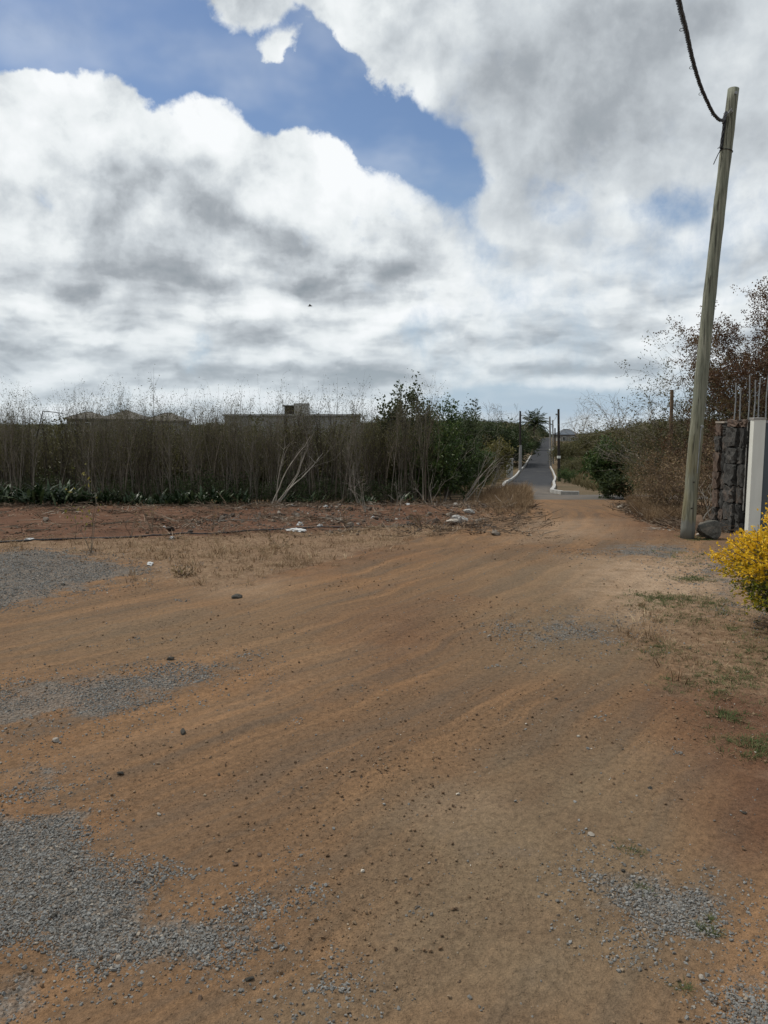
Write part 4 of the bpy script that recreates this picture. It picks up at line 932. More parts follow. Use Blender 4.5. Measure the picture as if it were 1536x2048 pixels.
# a young conifer-like tree and a small palm seen over the bushes
def conifer(x, y, h_, label):
    random.seed(8); wd = MB(); cr = MB(); wd.tube([(0, 0, 0), (.03, 0, h_*.5), (0, 0, h_)], [.07, .05, .01], 6)
    for i in range(46):
        z = h_*(.25+.72*i/46); L = (h_-z)*.24+.12; a = random.uniform(0, 6.28); d = Vector((math.cos(a), math.sin(a), .35)); wd.tube([(0, 0, z), Vector((0, 0, z))+d*L], [.012, .004], 3)
        for j in range(9): cr.leaf(Vector((0, 0, z))+d*L*(j+1)/9, d+rv(.5), .22, .07, random.random())
    return plant('conifer', label, 'tree', gpos(x, y), wd, M['bark'], cr, M['leaf_dark'])
conifer(7.75, 66, 7.0, 'thin pointed dark tree standing just right of the small shaggy palm')
def palm(name, label, x, y, h_, rf, nf, tr, seed, lean=0):
    random.seed(seed); t = thing(name, label, 'palm tree', gpos(x, y)); mb = MB(); pts = [Vector((lean*(i/8)**1.6, 0, h_*i/8)) for i in range(9)]
    mb.tube(pts, [tr*(1.25-.5*i/8) for i in range(9)], 8, wob=.05); mb.build('trunk', M['bark'], t); top = pts[-1]
    for i in range(nf):
        a = i*2.399+random.uniform(-.2, .2); el = 1.35-1.75*(i/nf)+random.uniform(-.1, .1); L = rf*random.uniform(.8, 1.1); fr = MB(); rach = []
        for j in range(9):
            u = j/8; e2 = el-1.25*u*u*(.5+.5*(i/nf)); 
            rach.append((rach[-1] if rach else top)+Vector((math.cos(a)*math.cos(e2), math.sin(a)*math.cos(e2), math.sin(e2)))*(L/8 if rach else .02))
        fr.tube(rach, [.03*(1-.8*j/8) for j in range(9)], 4)
        for j in range(1, 9):
            for q in range(3):
                p = rach[j-1].lerp(rach[j], (q+.5)/3); d = (rach[j]-rach[j-1]).normalized(); sd2 = Vector((-math.sin(a), math.cos(a), 0))
                for sg in (-1, 1):
                    ll = L*.26*math.sin(math.pi*min(1, (j+q/3)/9.5)**.8)+.06; fr.leaf(p, sd2*sg+d*.55+Vector((0, 0, -.45+random.uniform(-.2, .1))), ll, .07*rf/2.5, random.random(), .1)
        fr.build('frond', M['palm'], t)
    return t
palm('palm_tree', 'broad coconut palm at the left side of the lane near its far end', 30.7, 158, 5.3, 3.9, 34, .16, 3)
palm('palm_tree', 'small shaggy palm top showing above the bushes left of the pointed tree', 6.75, 64, 4.4, 1.35, 16, .11, 4)

# ---- pale dead branches
def dead(label, px, py, D, h_, lean, n, seed, r=.02, cat='dead branch', spread=.35):
    random.seed(seed); p = atY(px, py, D); x, y = p.x, D; mb = MB(); tips = []
    C = [dict(seg=8, wig=.12, up=.03, kids=(2, 4), ratio=(.3, .55), ang=(15, 45), t0=.4, n=5, tap=.75), dict(seg=5, wig=.16, kids=(2, 4), ratio=(.4, .6), ang=(20, 50), n=4), dict(seg=3, wig=.2, kids=(0, 0), ratio=(1, 1), ang=(0, 1), n=3)]
    for _ in range(n): grow(mb, Vector((random.gauss(0, .05), random.gauss(0, .05), 0)), Vector((lean+random.uniform(-spread, spread)*.5, random.uniform(-.2, .1), 1)), h_*random.uniform(.7, 1), r, 0, C, tips)
    t = thing('dead_branch', label, cat, gpos(x, y)); mb.build('stem', M['bark_pale'], t); return t
dead('pale forked dead shrub leaning right before the middle of the dark thicket', 548, 1012, 19.7, 2.35, .62, 5, 4, .020, 'dead shrub', .22)
dead('short pale dead branch leaning in front of the thicket, beside the litter bag', 722, 1000, 19.6, 1.3, -.35, 2, 5, .014)
dead('pale dead branches spread like a fan before the dark bushes', 925, 1005, 22.0, 1.9, .55, 4, 7, .018, spread=.8)
dead('pale crooked dead branch rising left of the fan of branches', 885, 1000, 22.4, 1.9, .25, 3, 9, .015)
dead('long pale dead branch leaning left over the near end of the kerb', 970, 985, 25.5, 1.5, .5, 3, 11, .016)
dead('upright pale dead sapling between the fan of branches and the dry grass bank', 955, 1000, 23.4, 1.5, .2, 2, 13, .014)
dead('low tangle of pale dry sticks at the end of the verge', 862, 1012, 20.0, .9, -.5, 4, 15, .011, spread=1.4)
dead('dry grey stalk standing on the rubble of the verge', 795, 1040, 15.5, .55, .1, 2, 17, .008)
dead('grey dry twigs leaning right on the verge below the dark thicket', 735, 1035, 16, .8, -.5, 3, 19, .010, spread=.8)
dead('white forked stem growing between the pole and the basalt wall', 1409, 1050, 12.9, 1.05, .12, 2, 23, .016)
dead('pale looping stem against the left edge of the basalt wall', 1426, 1050, 12.7, .8, -.15, 2, 29, .014)

# ---- dry weeds standing on the verge
def weed(name, label, px, py, h_, seed, mat='leaf_dry', wm='twig_brown', keep=.35, cat='weed', n=5, w_=.35):
    X_, Y_ = at(px, py); random.seed(seed); mb = MB(); tips = []
    C = [dict(seg=5, wig=.12, up=.03, kids=(3, 5), ratio=(.25, .5), ang=(20, 55), n=3, leafy=1, rmin=.0018), dict(seg=3, wig=.2, kids=(0, 0), ratio=(1, 1), ang=(0, 1), n=3, rmin=.0014)]
    for _ in range(n): a = random.uniform(0, 6.28); grow(mb, Vector((0, 0, 0)), Vector((math.cos(a)*w_, math.sin(a)*w_, 1)), h_*random.uniform(.6, 1), .0055, 0, C, tips)
    cr = leaves_on(tips, 1, .05, .022, .02, keep=keep); return plant(name, label, cat, gpos(X_, Y_, -.01), mb, M[wm], cr, M[mat], names=('stem', 'leaves'))
weed('young_shrub', 'spindly shrub with yellow green leaves on the verge behind the far gravel patch', 182, 1104, .85, 1, 'leaf_yellow_green', 'bark', .9, 'shrub', 3, .2)
weed('dry_weed', 'dark leaning stick of a dead weed left of the spindly yellow shrub', 148, 1078, .5, 2, keep=.1, n=2)
weed('dry_weed', 'pale dry weed standing at the near edge of the red verge', 305, 1066, .5, 3, n=4)
weed('dry_weed', 'dry brown weed with curled seed heads in the middle of the verge', 425, 1060, .55, 4, n=5)
weed('dry_weed', 'tall dry weed on the verge below the thin spot of leaves', 262, 1070, .4, 5, n=3)
weed('dry_weed', 'brown bristly weed on the straw edge right of the white litter', 690, 1058, .45, 6, n=6)
weed('dry_weed', 'dense brown weed clump near the pale concrete lump', 845, 1062, .35, 7, n=9, w_=.7)
weed('dry_weed', 'dark brown flattened weed at the right tip of the far gravel patch', 372, 1152, .14, 8, n=16, w_=2.2)
weed('dry_weed', 'low dark weed on the straw edge left of the middle track', 560, 1090, .2, 9, n=9, w_=1.6)
weed('dry_weed', 'thin bare weed on the red verge below the pale leaning dead shrub', 520, 1052, .5, 10, n=3)

# ---- golden bush at right
random.seed(90); bx, by = 3.12, 5.25
gbsh = thing('golden_bush', 'golden yellow leafy bush at the right edge in front of the gate', 'bush', gpos(bx, by, 0))
mb = MB(); cr = MB(); tips = []
C = [dict(seg=6, wig=.12, up=.02, kids=(5, 7), ratio=(.35, .6), ang=(25, 60), t0=.25, n=5), dict(seg=4, wig=.16, up=.03, kids=(0, 0), ratio=(1, 1), ang=(0, 1), n=4)]
for i in range(16):
    a = i*2.4; grow(mb, Vector((random.gauss(0, .05), random.gauss(0, .05), 0)), Vector((math.cos(a)*.7*(i/16)**.5, math.sin(a)*.7*(i/16)**.5, 1)), .72, .012, 0, C, tips)
def bush_r(d):
    z = d.z; return 1.0 + .13*math.sin(d.x*7+d.z*5)+.10*math.sin(d.y*9-d.x*4)+.08*math.sin(d.z*13+d.x*6)
nsp = 0
while nsp < 2300:
    d = rv().normalized()
    if d.z < -.72: continue
    rr_ = bush_r(d)*random.uniform(.60, .98)+(random.uniform(.05, .22) if random.random() < .07 else 0)
    c_ = Vector((d.x*.62*rr_, d.y*.60*rr_, 0.46+d.z*(.42 if d.z > 0 else .46)*rr_)); nsp += 1
    if c_.z < .05: continue
    L = random.uniform(.05, .11); sd3 = (d*1.0+Vector((0, 0, .35))+rv(.35)).normalized(); 
    mb.tube([c_-sd3*.05, c_+sd3*L], [.003, .0015], 3, caps=False)
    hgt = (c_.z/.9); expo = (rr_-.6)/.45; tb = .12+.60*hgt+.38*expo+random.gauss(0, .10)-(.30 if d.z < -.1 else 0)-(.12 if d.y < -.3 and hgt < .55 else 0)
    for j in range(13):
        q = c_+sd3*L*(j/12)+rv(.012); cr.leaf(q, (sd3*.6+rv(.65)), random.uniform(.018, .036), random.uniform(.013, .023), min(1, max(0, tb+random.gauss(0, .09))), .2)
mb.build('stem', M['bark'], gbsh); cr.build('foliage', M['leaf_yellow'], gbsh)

# ---- dry shrubs and trees on the right
def dry_shrub(label, x, y, h_, seed, mat, keep, group=None, wm='twig_brown', ls=.045, w_=.6, n=9, per=2, rad=None):
    random.seed(seed); mb = MB(); tips = []
    C = [dict(seg=6, wig=.14, up=.01, kids=(6, 9), ratio=(.35, .6), ang=(20, 55), t0=.15, n=4, leafy=2, rmin=.002), dict(seg=4, wig=.2, kids=(4, 6), ratio=(.35, .6), ang=(25, 60), n=3, rmin=.0018), dict(seg=3, wig=.28, kids=(0, 0), ratio=(1, 1), ang=(0, 1), n=3, rmin=.0015)]
    for _ in range(n): a = random.uniform(0, 6.28); grow(mb, Vector((random.gauss(0, .08), random.gauss(0, .08), 0)), Vector((math.cos(a)*w_, math.sin(a)*w_, 1)), h_*random.uniform(.6, 1), .011, 0, C, tips)
    tips = fit(mb, tips, h_, rad or h_*(w_+.05)); cr = leaves_on(tips, per, ls, ls*.5, .035, keep=keep, droop=.3); return plant('dry_shrub', label, 'shrub', gpos(x, y), mb, M[wm], cr, M[mat], group=group)
dry_shrub('tan brown shrub right behind the wooden pole foot', 5.65, 14.2, 1.45, 1, 'leaf_dry', .55, w_=.4)
dry_shrub('dense reddish brown shrub between the pole and the basalt wall', 6.15, 13.7, 1.4, 2, 'leaf_rust', .6, w_=.35)
dry_shrub('orange brown shrub just left of the wooden pole', 5.8, 15.3, 1.6, 3, 'leaf_dry', .6, w_=.45)
dry_shrub('tan twiggy shrub two steps left of the pole over the pale flat rock', 5.55, 15.4, 1.3, 4, 'leaf_dry', .45, w_=.42)
dry_shrub('dry olive and tan shrub in the middle of the right bank', 6.45, 18.0, 1.75, 5, 'leaf_olive', .55, w_=.45)
dry_shrub('tan shrub with bare pale twigs near the end of the right bank', 7.15, 20.2, 1.75, 6, 'leaf_dry', .45, w_=.45)
dry_shrub('olive shrub on the upper part of the right bank', 8.0, 20.0, 2.2, 7, 'leaf_olive', .7, w_=.5)
dry_shrub('tan dry shrub at the back of the right bank near the green bush', 8.0, 22.4, 1.8, 8, 'leaf_dry', .5, w_=.45)
dry_shrub('brown shrub under the reddish tree behind the wooden pole', 7.1, 16.6, 2.0, 9, 'leaf_rust', .5)
dry_shrub('olive green shrub under the reddish tree near the wall', 8.0, 16.0, 2.3, 10, 'leaf_olive', .9, per=4)
dry_shrub('dark olive shrub behind the steel rods of the wall', 8.9, 15.2, 2.5, 12, 'leaf_olive', .9, per=4)
dry_shrub('dry shrub behind the left end of the basalt wall', 6.9, 14.6, 1.7, 13, 'leaf_dry', .5, w_=.45)
bush('green_bush', 'glossy dark green bush at the corner where the crossing road leaves the lane', 'bush', 7.5, 25.6, 1.85, .62, 'leaf_green', 81, .26, 7, .11, .07, 5, .08)
bush('green_bush', 'small green bush in front of the glossy corner bush', 'bush', 7.2, 24.2, .8, .5, 'leaf_dark', 82, .3, 5, .10, .06, 4, .06)

def big_tree(label, cat, x, y, h_, seed, mat, keep, w_, per, ls, n=4, lean=(0, 0), kids=(6, 9), wm='bark', rad=2.5):
    random.seed(seed); mb = MB(); tips = []
    C = [dict(seg=7, wig=.13, up=.02, kids=kids, ratio=(.42, .72), ang=(25, 62), t0=.25, n=6, leafy=2), dict(seg=6, wig=.16, up=.02, kids=(5, 7), ratio=(.35, .62), ang=(25, 60), n=4, t0=.2),
         dict(seg=4, wig=.2, kids=(4, 6), ratio=(.4, .6), ang=(25, 60), n=3, t0=.15, rmin=.003), dict(seg=3, wig=.28, kids=(0, 0), ratio=(1, 1), ang=(0, 1), n=3, rmin=.0022)]
    for _ in range(n): a = random.uniform(0, 6.28); grow(mb, Vector((0, 0, 0)), Vector((math.cos(a)*w_+lean[0], math.sin(a)*w_+lean[1], 1)), h_*random.uniform(.72, .95), .045, 0, C, tips)
    tips = fit(mb, tips, h_, rad); cr = leaves_on(tips, per, ls, ls*.6, .045, keep=keep, droop=.4, tint=(lambda p: .5+.5*math.sin(p.x*2.3+p.z*3.1+seed)*math.cos(p.y*2+p.z)))
    return plant('tree', label, cat, gpos(x, y), mb, M[wm], cr, M[mat])
big_tree('large spreading tree with rust red dry leaves behind the wall', 'tree', 9.0, 17.2, 5.0, 11, 'leaf_rust', 1, .55, 14, .05, 8, kids=(8, 11), rad=3.1)
big_tree('twiggy half bare tree with small dark leaves left of the pole', 'tree', 8.2, 18.0, 3.7, 12, 'leaf_olive', .75, .62, 3, .05, 6, (-.28, 0), rad=2.5)
big_tree('nearly leafless pale twigged shrub tree reaching left over the bank', 'tree', 7.9, 19.5, 3.0, 13, 'leaf_olive', .25, .6, 1, .045, 4, (-.35, 0), wm='bark_mid', rad=2.0)
big_tree('olive green tree filling the upper right edge behind the rust red one', 'tree', 10.4, 19.0, 5.7, 14, 'leaf_olive', 1, .42, 10, .055, 6, rad=2.8)
wp = thing('wooden_post', 'thin brown wooden post standing among the shrubs left of the wooden pole', 'post', gpos(6.45, 17.4)); mb = MB(); mb.tube([(0, 0, 0), (.02, 0, 1.4), (.0, 0, 2.75)], [.05, .045, .04], 8, wob=.06); mb.build('post_body', M['twig_brown'], wp)

# ================================================================ beyond the lot
def pole_far(name, label, bx_, by_, tx, ty, r, mat, group=None, band=None, arm=None):
    x, y = at(bx_, by_); z = H(x, y); top = atY(tx, ty, y); hgt = top.z-z
    t = thing(name, label, 'pole', (x, y, z-.05), group=group); mb = MB(); dx_ = top.x-x
    mb.tube([(dx_*i/6, 0, (hgt+.05)*i/6) for i in range(7)], [r*(1.15-.35*i/6) for i in range(7)], 10); mb.build('shaft', mat, t)
    if band:
        mb = MB(); 
        mb.tube([(dx_*band/hgt, 0, band-.09), (dx_*band/hgt, 0, band+.09)], r*1.35, 10); mb.build('marker_band', M['white_paint'], t)
    if arm:
        mb = MB(); mb.box((dx_*.93-arm, -.03, hgt*.935), (.18, .08, .12)); mb.build('insulator', M['steel'], t)
    return t, hgt
pr, hp1 = pole_far('utility_pole', 'dark pole on the right of the lane, nearest of the far poles', 1118, 963, 1117, 818, .105, M['pole_dark'], band=1.9, arm=.14)
pole_far('utility_pole', 'tall light grey pole just left of the short grey pole beside the lane', 1101.5, 934, 1099.5, 833, .13, M['pole_grey'], band=2.2)
pole_far('utility_pole', 'short grey pole between the tall light pole and the thin dark one', 1106.5, 928, 1105.5, 840, .11, M['pole_grey'], band=2.0)
pole_far('utility_pole', 'thin dark pole farthest back in the row on the right of the lane', 1110, 914, 1110, 856, .13, M['pole_dark'])
pl, hpl = pole_far('utility_pole', 'dark pole with pale lower half by the left kerb before the palm', 1040, 944, 1040.5, 822, .125, M['pole_dark'], arm=-.15)
mb = MB(); mb.tube([(0, -.02, .02), (0, -.02, 3.0)], [.19, .155], 10); mb.build('pale_sleeve', M['pole_grey'], pl)
pole_far('leaning_pole', 'thin pale pole leaning right beside the dark pole on the left of the lane', 1043, 905, 1049, 853, .09, M['concrete'])
# thin wires between the far poles
wr = thing('power_line', 'thin black wire strung between the far poles on the right of the lane', 'wire')
tops = [atY(1117, 824, at(1118, 963)[1]), atY(1099.5, 838, at(1101.5, 934)[1]), atY(1110, 860, at(1110, 914)[1])]
mb = MB()
for a, b in zip(tops, tops[1:]): mb.tube([a.lerp(b, i/10)-Vector((0, 0, .5*math.sin(math.pi*i/10))) for i in range(11)], .012, 4)
mb.build('wire', M['black_plastic'], wr)

def hip_house(label, x, y, w_, d_, ground, eave, ridge, wallm, roofm, windows, z_over=.5, ridge_frac=.25, cat='house'):
    t = thing('house', label, cat, (x, y, ground)); e, r_ = eave-ground, ridge-ground
    mb = MB(); mb.box((0, 0, e/2-.3), (w_, d_, e+.6)); mb.build('wall', wallm, t)
    a, b = w_/2+z_over, d_/2+z_over; q = w_*ridge_frac/2; m2 = MB()
    m2.add([(-a, -b, e+.004), (a, -b, e+.004), (a, b, e+.004), (-a, b, e+.004), (-q, 0, r_), (q, 0, r_), (-a, -b, e-.18), (a, -b, e-.18), (a, b, e-.18), (-a, b, e-.18)],
           [(0, 1, 5, 4), (1, 2, 5), (2, 3, 4, 5), (3, 0, 4), (0, 6, 7, 1), (1, 7, 8, 2), (2, 8, 9, 3), (3, 9, 6, 0), (9, 8, 7, 6)]); ro = m2.build('roof', roofm, t)
    rc = MB(); rc.tube([(-q, 0, r_+.02), (q, 0, r_+.02)], .12, 6)
    for sx, sy in ((-1, -1), (1, -1)): rc.tube([(sx*q, 0, r_+.02), (sx*a, sy*b, e+.03)], .09, 5)
    rc.build('ridge_cap', roofm, ro)
    for wx, wz, ww, wh in windows:
        f = MB(); 
        for c_, dd in (((wx, -d_/2-.03, wz+wh/2+.05), (ww+.2, .08, .1)), ((wx, -d_/2-.03, wz-wh/2-.05), (ww+.2, .08, .1)), ((wx-ww/2-.05, -d_/2-.03, wz), (.1, .08, wh-.004)), ((wx+ww/2+.05, -d_/2-.03, wz), (.1, .08, wh-.004)), ((wx, -d_/2-.03, wz), (.06, .06, wh-.004))): f.box(c_, dd)
        fo = f.build('window', M['white_paint'], t); g = MB(); g.box((wx, -d_/2-.006, wz), (ww, .02, wh)); g.build('pane', M['glass_dark'], fo)
    return t
def px_house(label, x0, x1, ye, yr, Y, wallm, roofm, **kw):
    a, b = atY(x0, ye, Y), atY(x1, ye, Y); r_ = atY(x0, yr, Y).z; x = (a.x+b.x)/2; g = H(x, Y); e = a.z
    w_ = (b.x-a.x)-1.0; win = [(-w_*.28, e-g-1.3, w_*.16, 1.1), (w_*.22, e-g-1.3, w_*.18, 1.1), (-w_*.28, e-g-4.2, w_*.16, 1.2), (w_*.22, e-g-4.2, w_*.2, 1.3)]
    if e-g < 3.6: win = win[:2]
    return hip_house(label, x, Y+4, w_, 8, g, e, r_, wallm, roofm, win, **kw)
px_house('leftmost of the three far hip roofed houses behind the thicket', 128, 196, 837, 824, 140, M['render_dark'], M['roof_grey'])
px_house('middle and highest of the three far hip roofed houses behind the thicket', 196, 286, 838, 821, 146, M['render_grey'], M['roof_grey'], ridge_frac=.1)
px_house('rightmost of the three far hip roofed houses behind the thicket', 288, 362, 841, 826, 142, M['render_grey'], M['roof_grey'])
px_house('small house with a slate blue hip roof beyond the right hand poles', 1118, 1158, 869, 859, 235, M['render_grey'], M['roof_blue'], ridge_frac=.35)
# flat roofed concrete building with a rooftop box
a, b = atY(450, 829, 120), atY(718, 829, 120); g = H((a.x+b.x)/2, 124); hh = a.z-g
cb = thing('concrete_building', 'long flat roofed concrete building with a box room on its roof behind the thicket', 'building', ((a.x+b.x)/2, 124, g)); w_ = b.x-a.x
mb = MB(); mb.box((0, 0, hh/2-.35), (w_, 9, hh+.7-.3)); mb.build('wall', M['render_grey'], cb)
mb = MB(); mb.box((0, 0, hh-.1), (w_+.5, 9.5, .3), jit=.01); mb.build('roof_slab', M['concrete'], cb)
a, b, c_ = atY(586, 806, 120), atY(614, 806, 120), atY(564, 811, 120)
rb = MB(); rb.box(((a.x+b.x)/2-cb.location.x, -1.2, (a.z-g+hh+.05)/2), (b.x-a.x, 3, a.z-g-hh-.06)); rb.build('roof_room', M['concrete'], cb)
rb = MB(); rb.box(((c_.x+a.x)/2-cb.location.x-.1, -1.2, c_.z-g), (a.x-c_.x+.2, 2.6, .16)); rb.box((c_.x-cb.location.x+.25, -2.2, (c_.z-g+hh)/2), (.2, .2, c_.z-g-hh-.17)); rb.box(((c_.x+a.x)/2-cb.location.x, -.4, (c_.z-g+hh)/2), (a.x-c_.x-.3, .2, c_.z-g-hh-.17)); rb.build('roof_canopy', M['pole_dark'], cb)
# pale block wall and low roofs left of the lane
def block(name, label, cat, x0, x1, ytop, Y, mat, thick=.25, ybot=None):
    a, b = atY(x0, ytop, Y), atY(x1, ytop, Y); x = (a.x+b.x)/2; g = H(x, Y); h_ = a.z-g
    t = thing(name, label, cat, (x, Y, g)); mb = MB(); mb.box((0, 0, h_/2-.2), (b.x-a.x, thick, h_+.4)); mb.build('wall_body', mat, t)
    mb = MB(); mb.box((0, 0, h_+.04), (b.x-a.x+.1, thick+.1, .08)); mb.build('coping', M['concrete'], t); return t
block('block_wall', 'grey white wall showing through the thin left end of the thicket', 'wall', 62, 172, 860, 118, M['concrete'])
block('block_wall', 'small pale block of wall on the bank left of the pole with pale lower half', 'wall', 1014, 1026, 919, 70, M['concrete'])
a, b = at(1030, 915)
hip_house('low house with a faded red roof on the left of the lane', 18.4, 116, 3.6, 4, H(18.4, 116)-.1, H(18.4, 116)+1.5, H(18.4, 116)+2.5, M['render_grey'], M['roof_red'], [(-.9, .9, .7, .7), (.9, .9, .7, .7)], .3)
px_b = thing('bent_pole', 'thin dark bent pole with a long arm sticking out of the thicket at left', 'pole', gpos(-9.95, 21.6))
z1 = atY(86, 822, 21.6); 
mb = MB(); mb.tube([(0, 0, 0), (.02, 0, 1.2), (z1.x+9.95, 0, z1.z-px_b.location.z)], [.018, .016, .014], 6); mb.build('shaft', M['pole_dark'], px_b)
z2 = atY(136, 829, 21.6); mb = MB(); mb.tube([(z1.x+9.95, 0, z1.z-px_b.location.z), ((z1.x+z2.x)/2+9.95, 0, (z1.z+z2.z)/2-px_b.location.z+.01), (z2.x+9.95, 0, z2.z-px_b.location.z)], [.013, .011, .009], 6); mb.build('arm', M['pole_dark'], px_b)

# ---- scrub of the valley: bushes one can tell apart, each its own, then the wood on the rise
def scrub(seed, mat, wm='bark', keep=1.0, per=4, ls=.30, w_=.5, h_=1.0):
    wd, tips = leafy(seed, h_, w_, 6, ls, per, .1, kids=(4, 6), lv=2); tips = fit(wd, tips, 1.0, .5); cr = leaves_on(tips, per, ls*h_, ls*h_*.55, .05*h_, keep=keep)
    t = thing('valley_bush', 'x', 'bush'); wd.build('trunk', M[wm], t); cr.build('crown', M[mat], t); return t
PB = [scrub(900+i, mt, keep=kp, ls=.055, per=6) for i, (mt, kp) in enumerate([('leaf_dark', 1), ('leaf_dark', 1), ('leaf_olive', 1), ('leaf_olive', .8), ('leaf_green', 1)])]
random.seed(44); used = set()
def put(pi, x, y, h_, wd_, label, group):
    o = PB[pi] if pi not in used else copy_thing(PB[pi], (0, 0, 0))
    used.add(pi); o.location = gpos(x, y, -.1); o.rotation_euler = (0, 0, random.uniform(0, 6.28)); o.scale = (wd_, wd_, h_); o['label'] = label; o['group'] = group
LR, GRP_R = 'dark olive bush in the scrub right of the lane', 'bushes of the scrub right of the lane'
LL, GRP_L = 'dark bushy tree in the band of trees left of the palm', 'trees of the band left of the palm'
LG, GRP_G = 'low green brown bush in the rough grass right of the lane', 'low bushes in the rough grass right of the lane'
def top_h(x, y, py): return atY(768, py, y).z-H(x, y)
for i in range(52):       # right scrub, tops rising to the right
    y = random.uniform(92, 170); px = random.uniform(1122, 1470); x = atY(px, 900, y).x
    tp = np.interp(px, [1120, 1180, 1240, 1300, 1400], [882, 868, 852, 846, 842])+random.uniform(-3, 9)+ (170-y)*.03
    if px < 1166: y = random.uniform(92, 130); x = atY(px, 900, y).x; tp = 884+random.uniform(-3, 6)
    h_ = max(1.8, top_h(x, y, tp)); put(random.choice((0, 2, 2, 2, 3, 3)), x, y, h_, h_*random.uniform(1.1, 1.7), LR, GRP_R)
for i in range(34):       # left band behind the bushes
    y = random.uniform(95, 175); px = random.uniform(915, 1006); x = atY(px, 900, y).x; tp = 853+random.uniform(-5, 10)
    h_ = max(2.5, top_h(x, y, tp)); put(random.choice((0, 1, 0, 2)), x, y, h_, h_*1.3, LL, GRP_L)
for i in range(30):
    y = random.uniform(58, 92); px = random.uniform(1128, 1300); x = atY(px, 900, y).x
    h_ = random.uniform(.8, 1.7); put(random.choice((2, 3, 4, 3)), x, y, h_, h_*1.8, LG, GRP_G)
for i, (px, py, h_, pi) in enumerate([(1060, 906, 3.4, 1), (1052, 908, 2.8, 4), (1068, 901, 2.6, 0), (1047, 900, 4.0, 0)]):
    x, y = at(px, py); put(pi, x, y, h_*.85, h_*.75, 'dark green bush at the foot of the coconut palm', 'bushes at the foot of the palm')
for i, (px, Y_) in enumerate([(1128, 52), (1134, 54)]):
    x = atY(px, 960, Y_).x; put(4, x, Y_, 1.0, 1.1, 'small green bush beside the foot of the nearest dark pole', 'bushes beside the dark pole')
bl = [joined(o) for o in PB[:4]]
n = 5200; Y = rng.uniform(170, 640, n); X = Y*rng.uniform(-.62, .62, n); lanex = np.interp(Y, [129, 220, 320, 420, 600, 900], [26.5, 45.6, 67, 90, 130, 200]); hx = X/Y; keep = (np.abs(X-lanex) > 4.5+(Y > 325)*-9) & ~((hx > .205) & (hx < .262) & (Y < 250)) & ~((hx > -.44) & (hx < -.02) & (Y < 180)); X, Y = X[keep], Y[keep]; n = len(X)
s = np.interp(X/Y, [-.3, .0, .12, .19, .215, .27, .31, .40, .6], [4.2, 4.6, 5.2, 4.6, 1.5, 1.9, 3.2, 4.6, 5.2])*rng.uniform(.7, 1.05, n)*(1+.9*fbm(X*.02, Y*.01, 5, 3)); scatter('far_woodland', bl, np.stack([X, Y, heights(X, Y)-.3], 1), rots(n, .05), np.stack([s*2.2, s*2.2, s], 1), rng.random(n), 'stuff', 'far dark wood along the horizon', 'woodland')
n = 900; Y = rng.uniform(45, 170, n); X = Y*rng.uniform(-.62, -.02, n); s = rng.uniform(1.2, 3.0, n)*np.where(Y > 90, 1.0, .8); scatter('left_scrub', bl, np.stack([X, Y, heights(X, Y)-.1], 1), rots(n, .05), np.stack([s*1.8, s*1.8, s], 1), rng.random(n), 'stuff', 'scrub seen through the thicket on the left', 'scrub')
n = 9000; Y = rng.uniform(30, 100, n); X = rng.uniform(-5, 45, n); lx = np.interp(Y, [27, 50, 67, 85, 95, 130], [5.2, 9.7, 13.2, 16.7, 19, 26.5]); keep = (np.abs(X-lx) > 2.6); X, Y = X[keep], Y[keep]; n = len(X)
m_rg = mat_inst('rough_grass_blades', [(0, (.050, .045, .020)), (.5, (.120, .100, .048)), (1, (.22, .165, .095))], trans=.15)
scatter('rough_grass', tufts('rough_tuft', m_rg, 31, n=14, h=.50, spread=.28, wd=.03, lean=.7), np.stack([X, Y, heights(X, Y)], 1), rots(n, .1), rng.uniform(.5, 1.5, n), np.clip(rng.normal(.45, .25, n), 0, 1), 'stuff', 'rough dry grass on both sides of the lane', 'grass')
def bare_tree(label, px, py, Y_, hpx, seed):
    p = atY(px, py, Y_); z = H(p.x, Y_); h_ = atY(px, hpx, Y_).z-z; random.seed(seed); mb = MB(); tips = []
    C = [dict(seg=5, wig=.10, kids=(5, 7), ratio=(.5, .75), ang=(25, 60), t0=.3, n=5), dict(seg=5, wig=.14, up=.04, kids=(4, 6), ratio=(.4, .6), ang=(25, 55), n=4, rmin=.02), dict(seg=3, wig=.2, kids=(2, 4), ratio=(.4, .6), ang=(20, 50), n=3, rmin=.015), dict(seg=2, wig=.2, kids=(0, 0), ratio=(1, 1), ang=(0, 1), n=3, rmin=.012)]
    for a in (-.8, -.3, .2, .75): grow(mb, Vector((0, 0, 0)), Vector((a, random.uniform(-.3, .3), 1)), h_*.85, .11, 0, C, tips)
    t = thing('bare_tree', label, 'tree', (p.x, Y_, z)); mb.build('trunk', M['bark_pale' if seed == 1 else 'bark'], t)
bare_tree('wide leafless tree behind the slate blue roofed house', 1160, 880, 190, 833, 1)
bare_tree('small leafless tree right of the wide leafless tree on the skyline', 1205, 875, 180, 840, 2)
bare_tree('thin leafless tree on the skyline between the pointed tree and the left dark pole', 990, 870, 130, 832, 3)

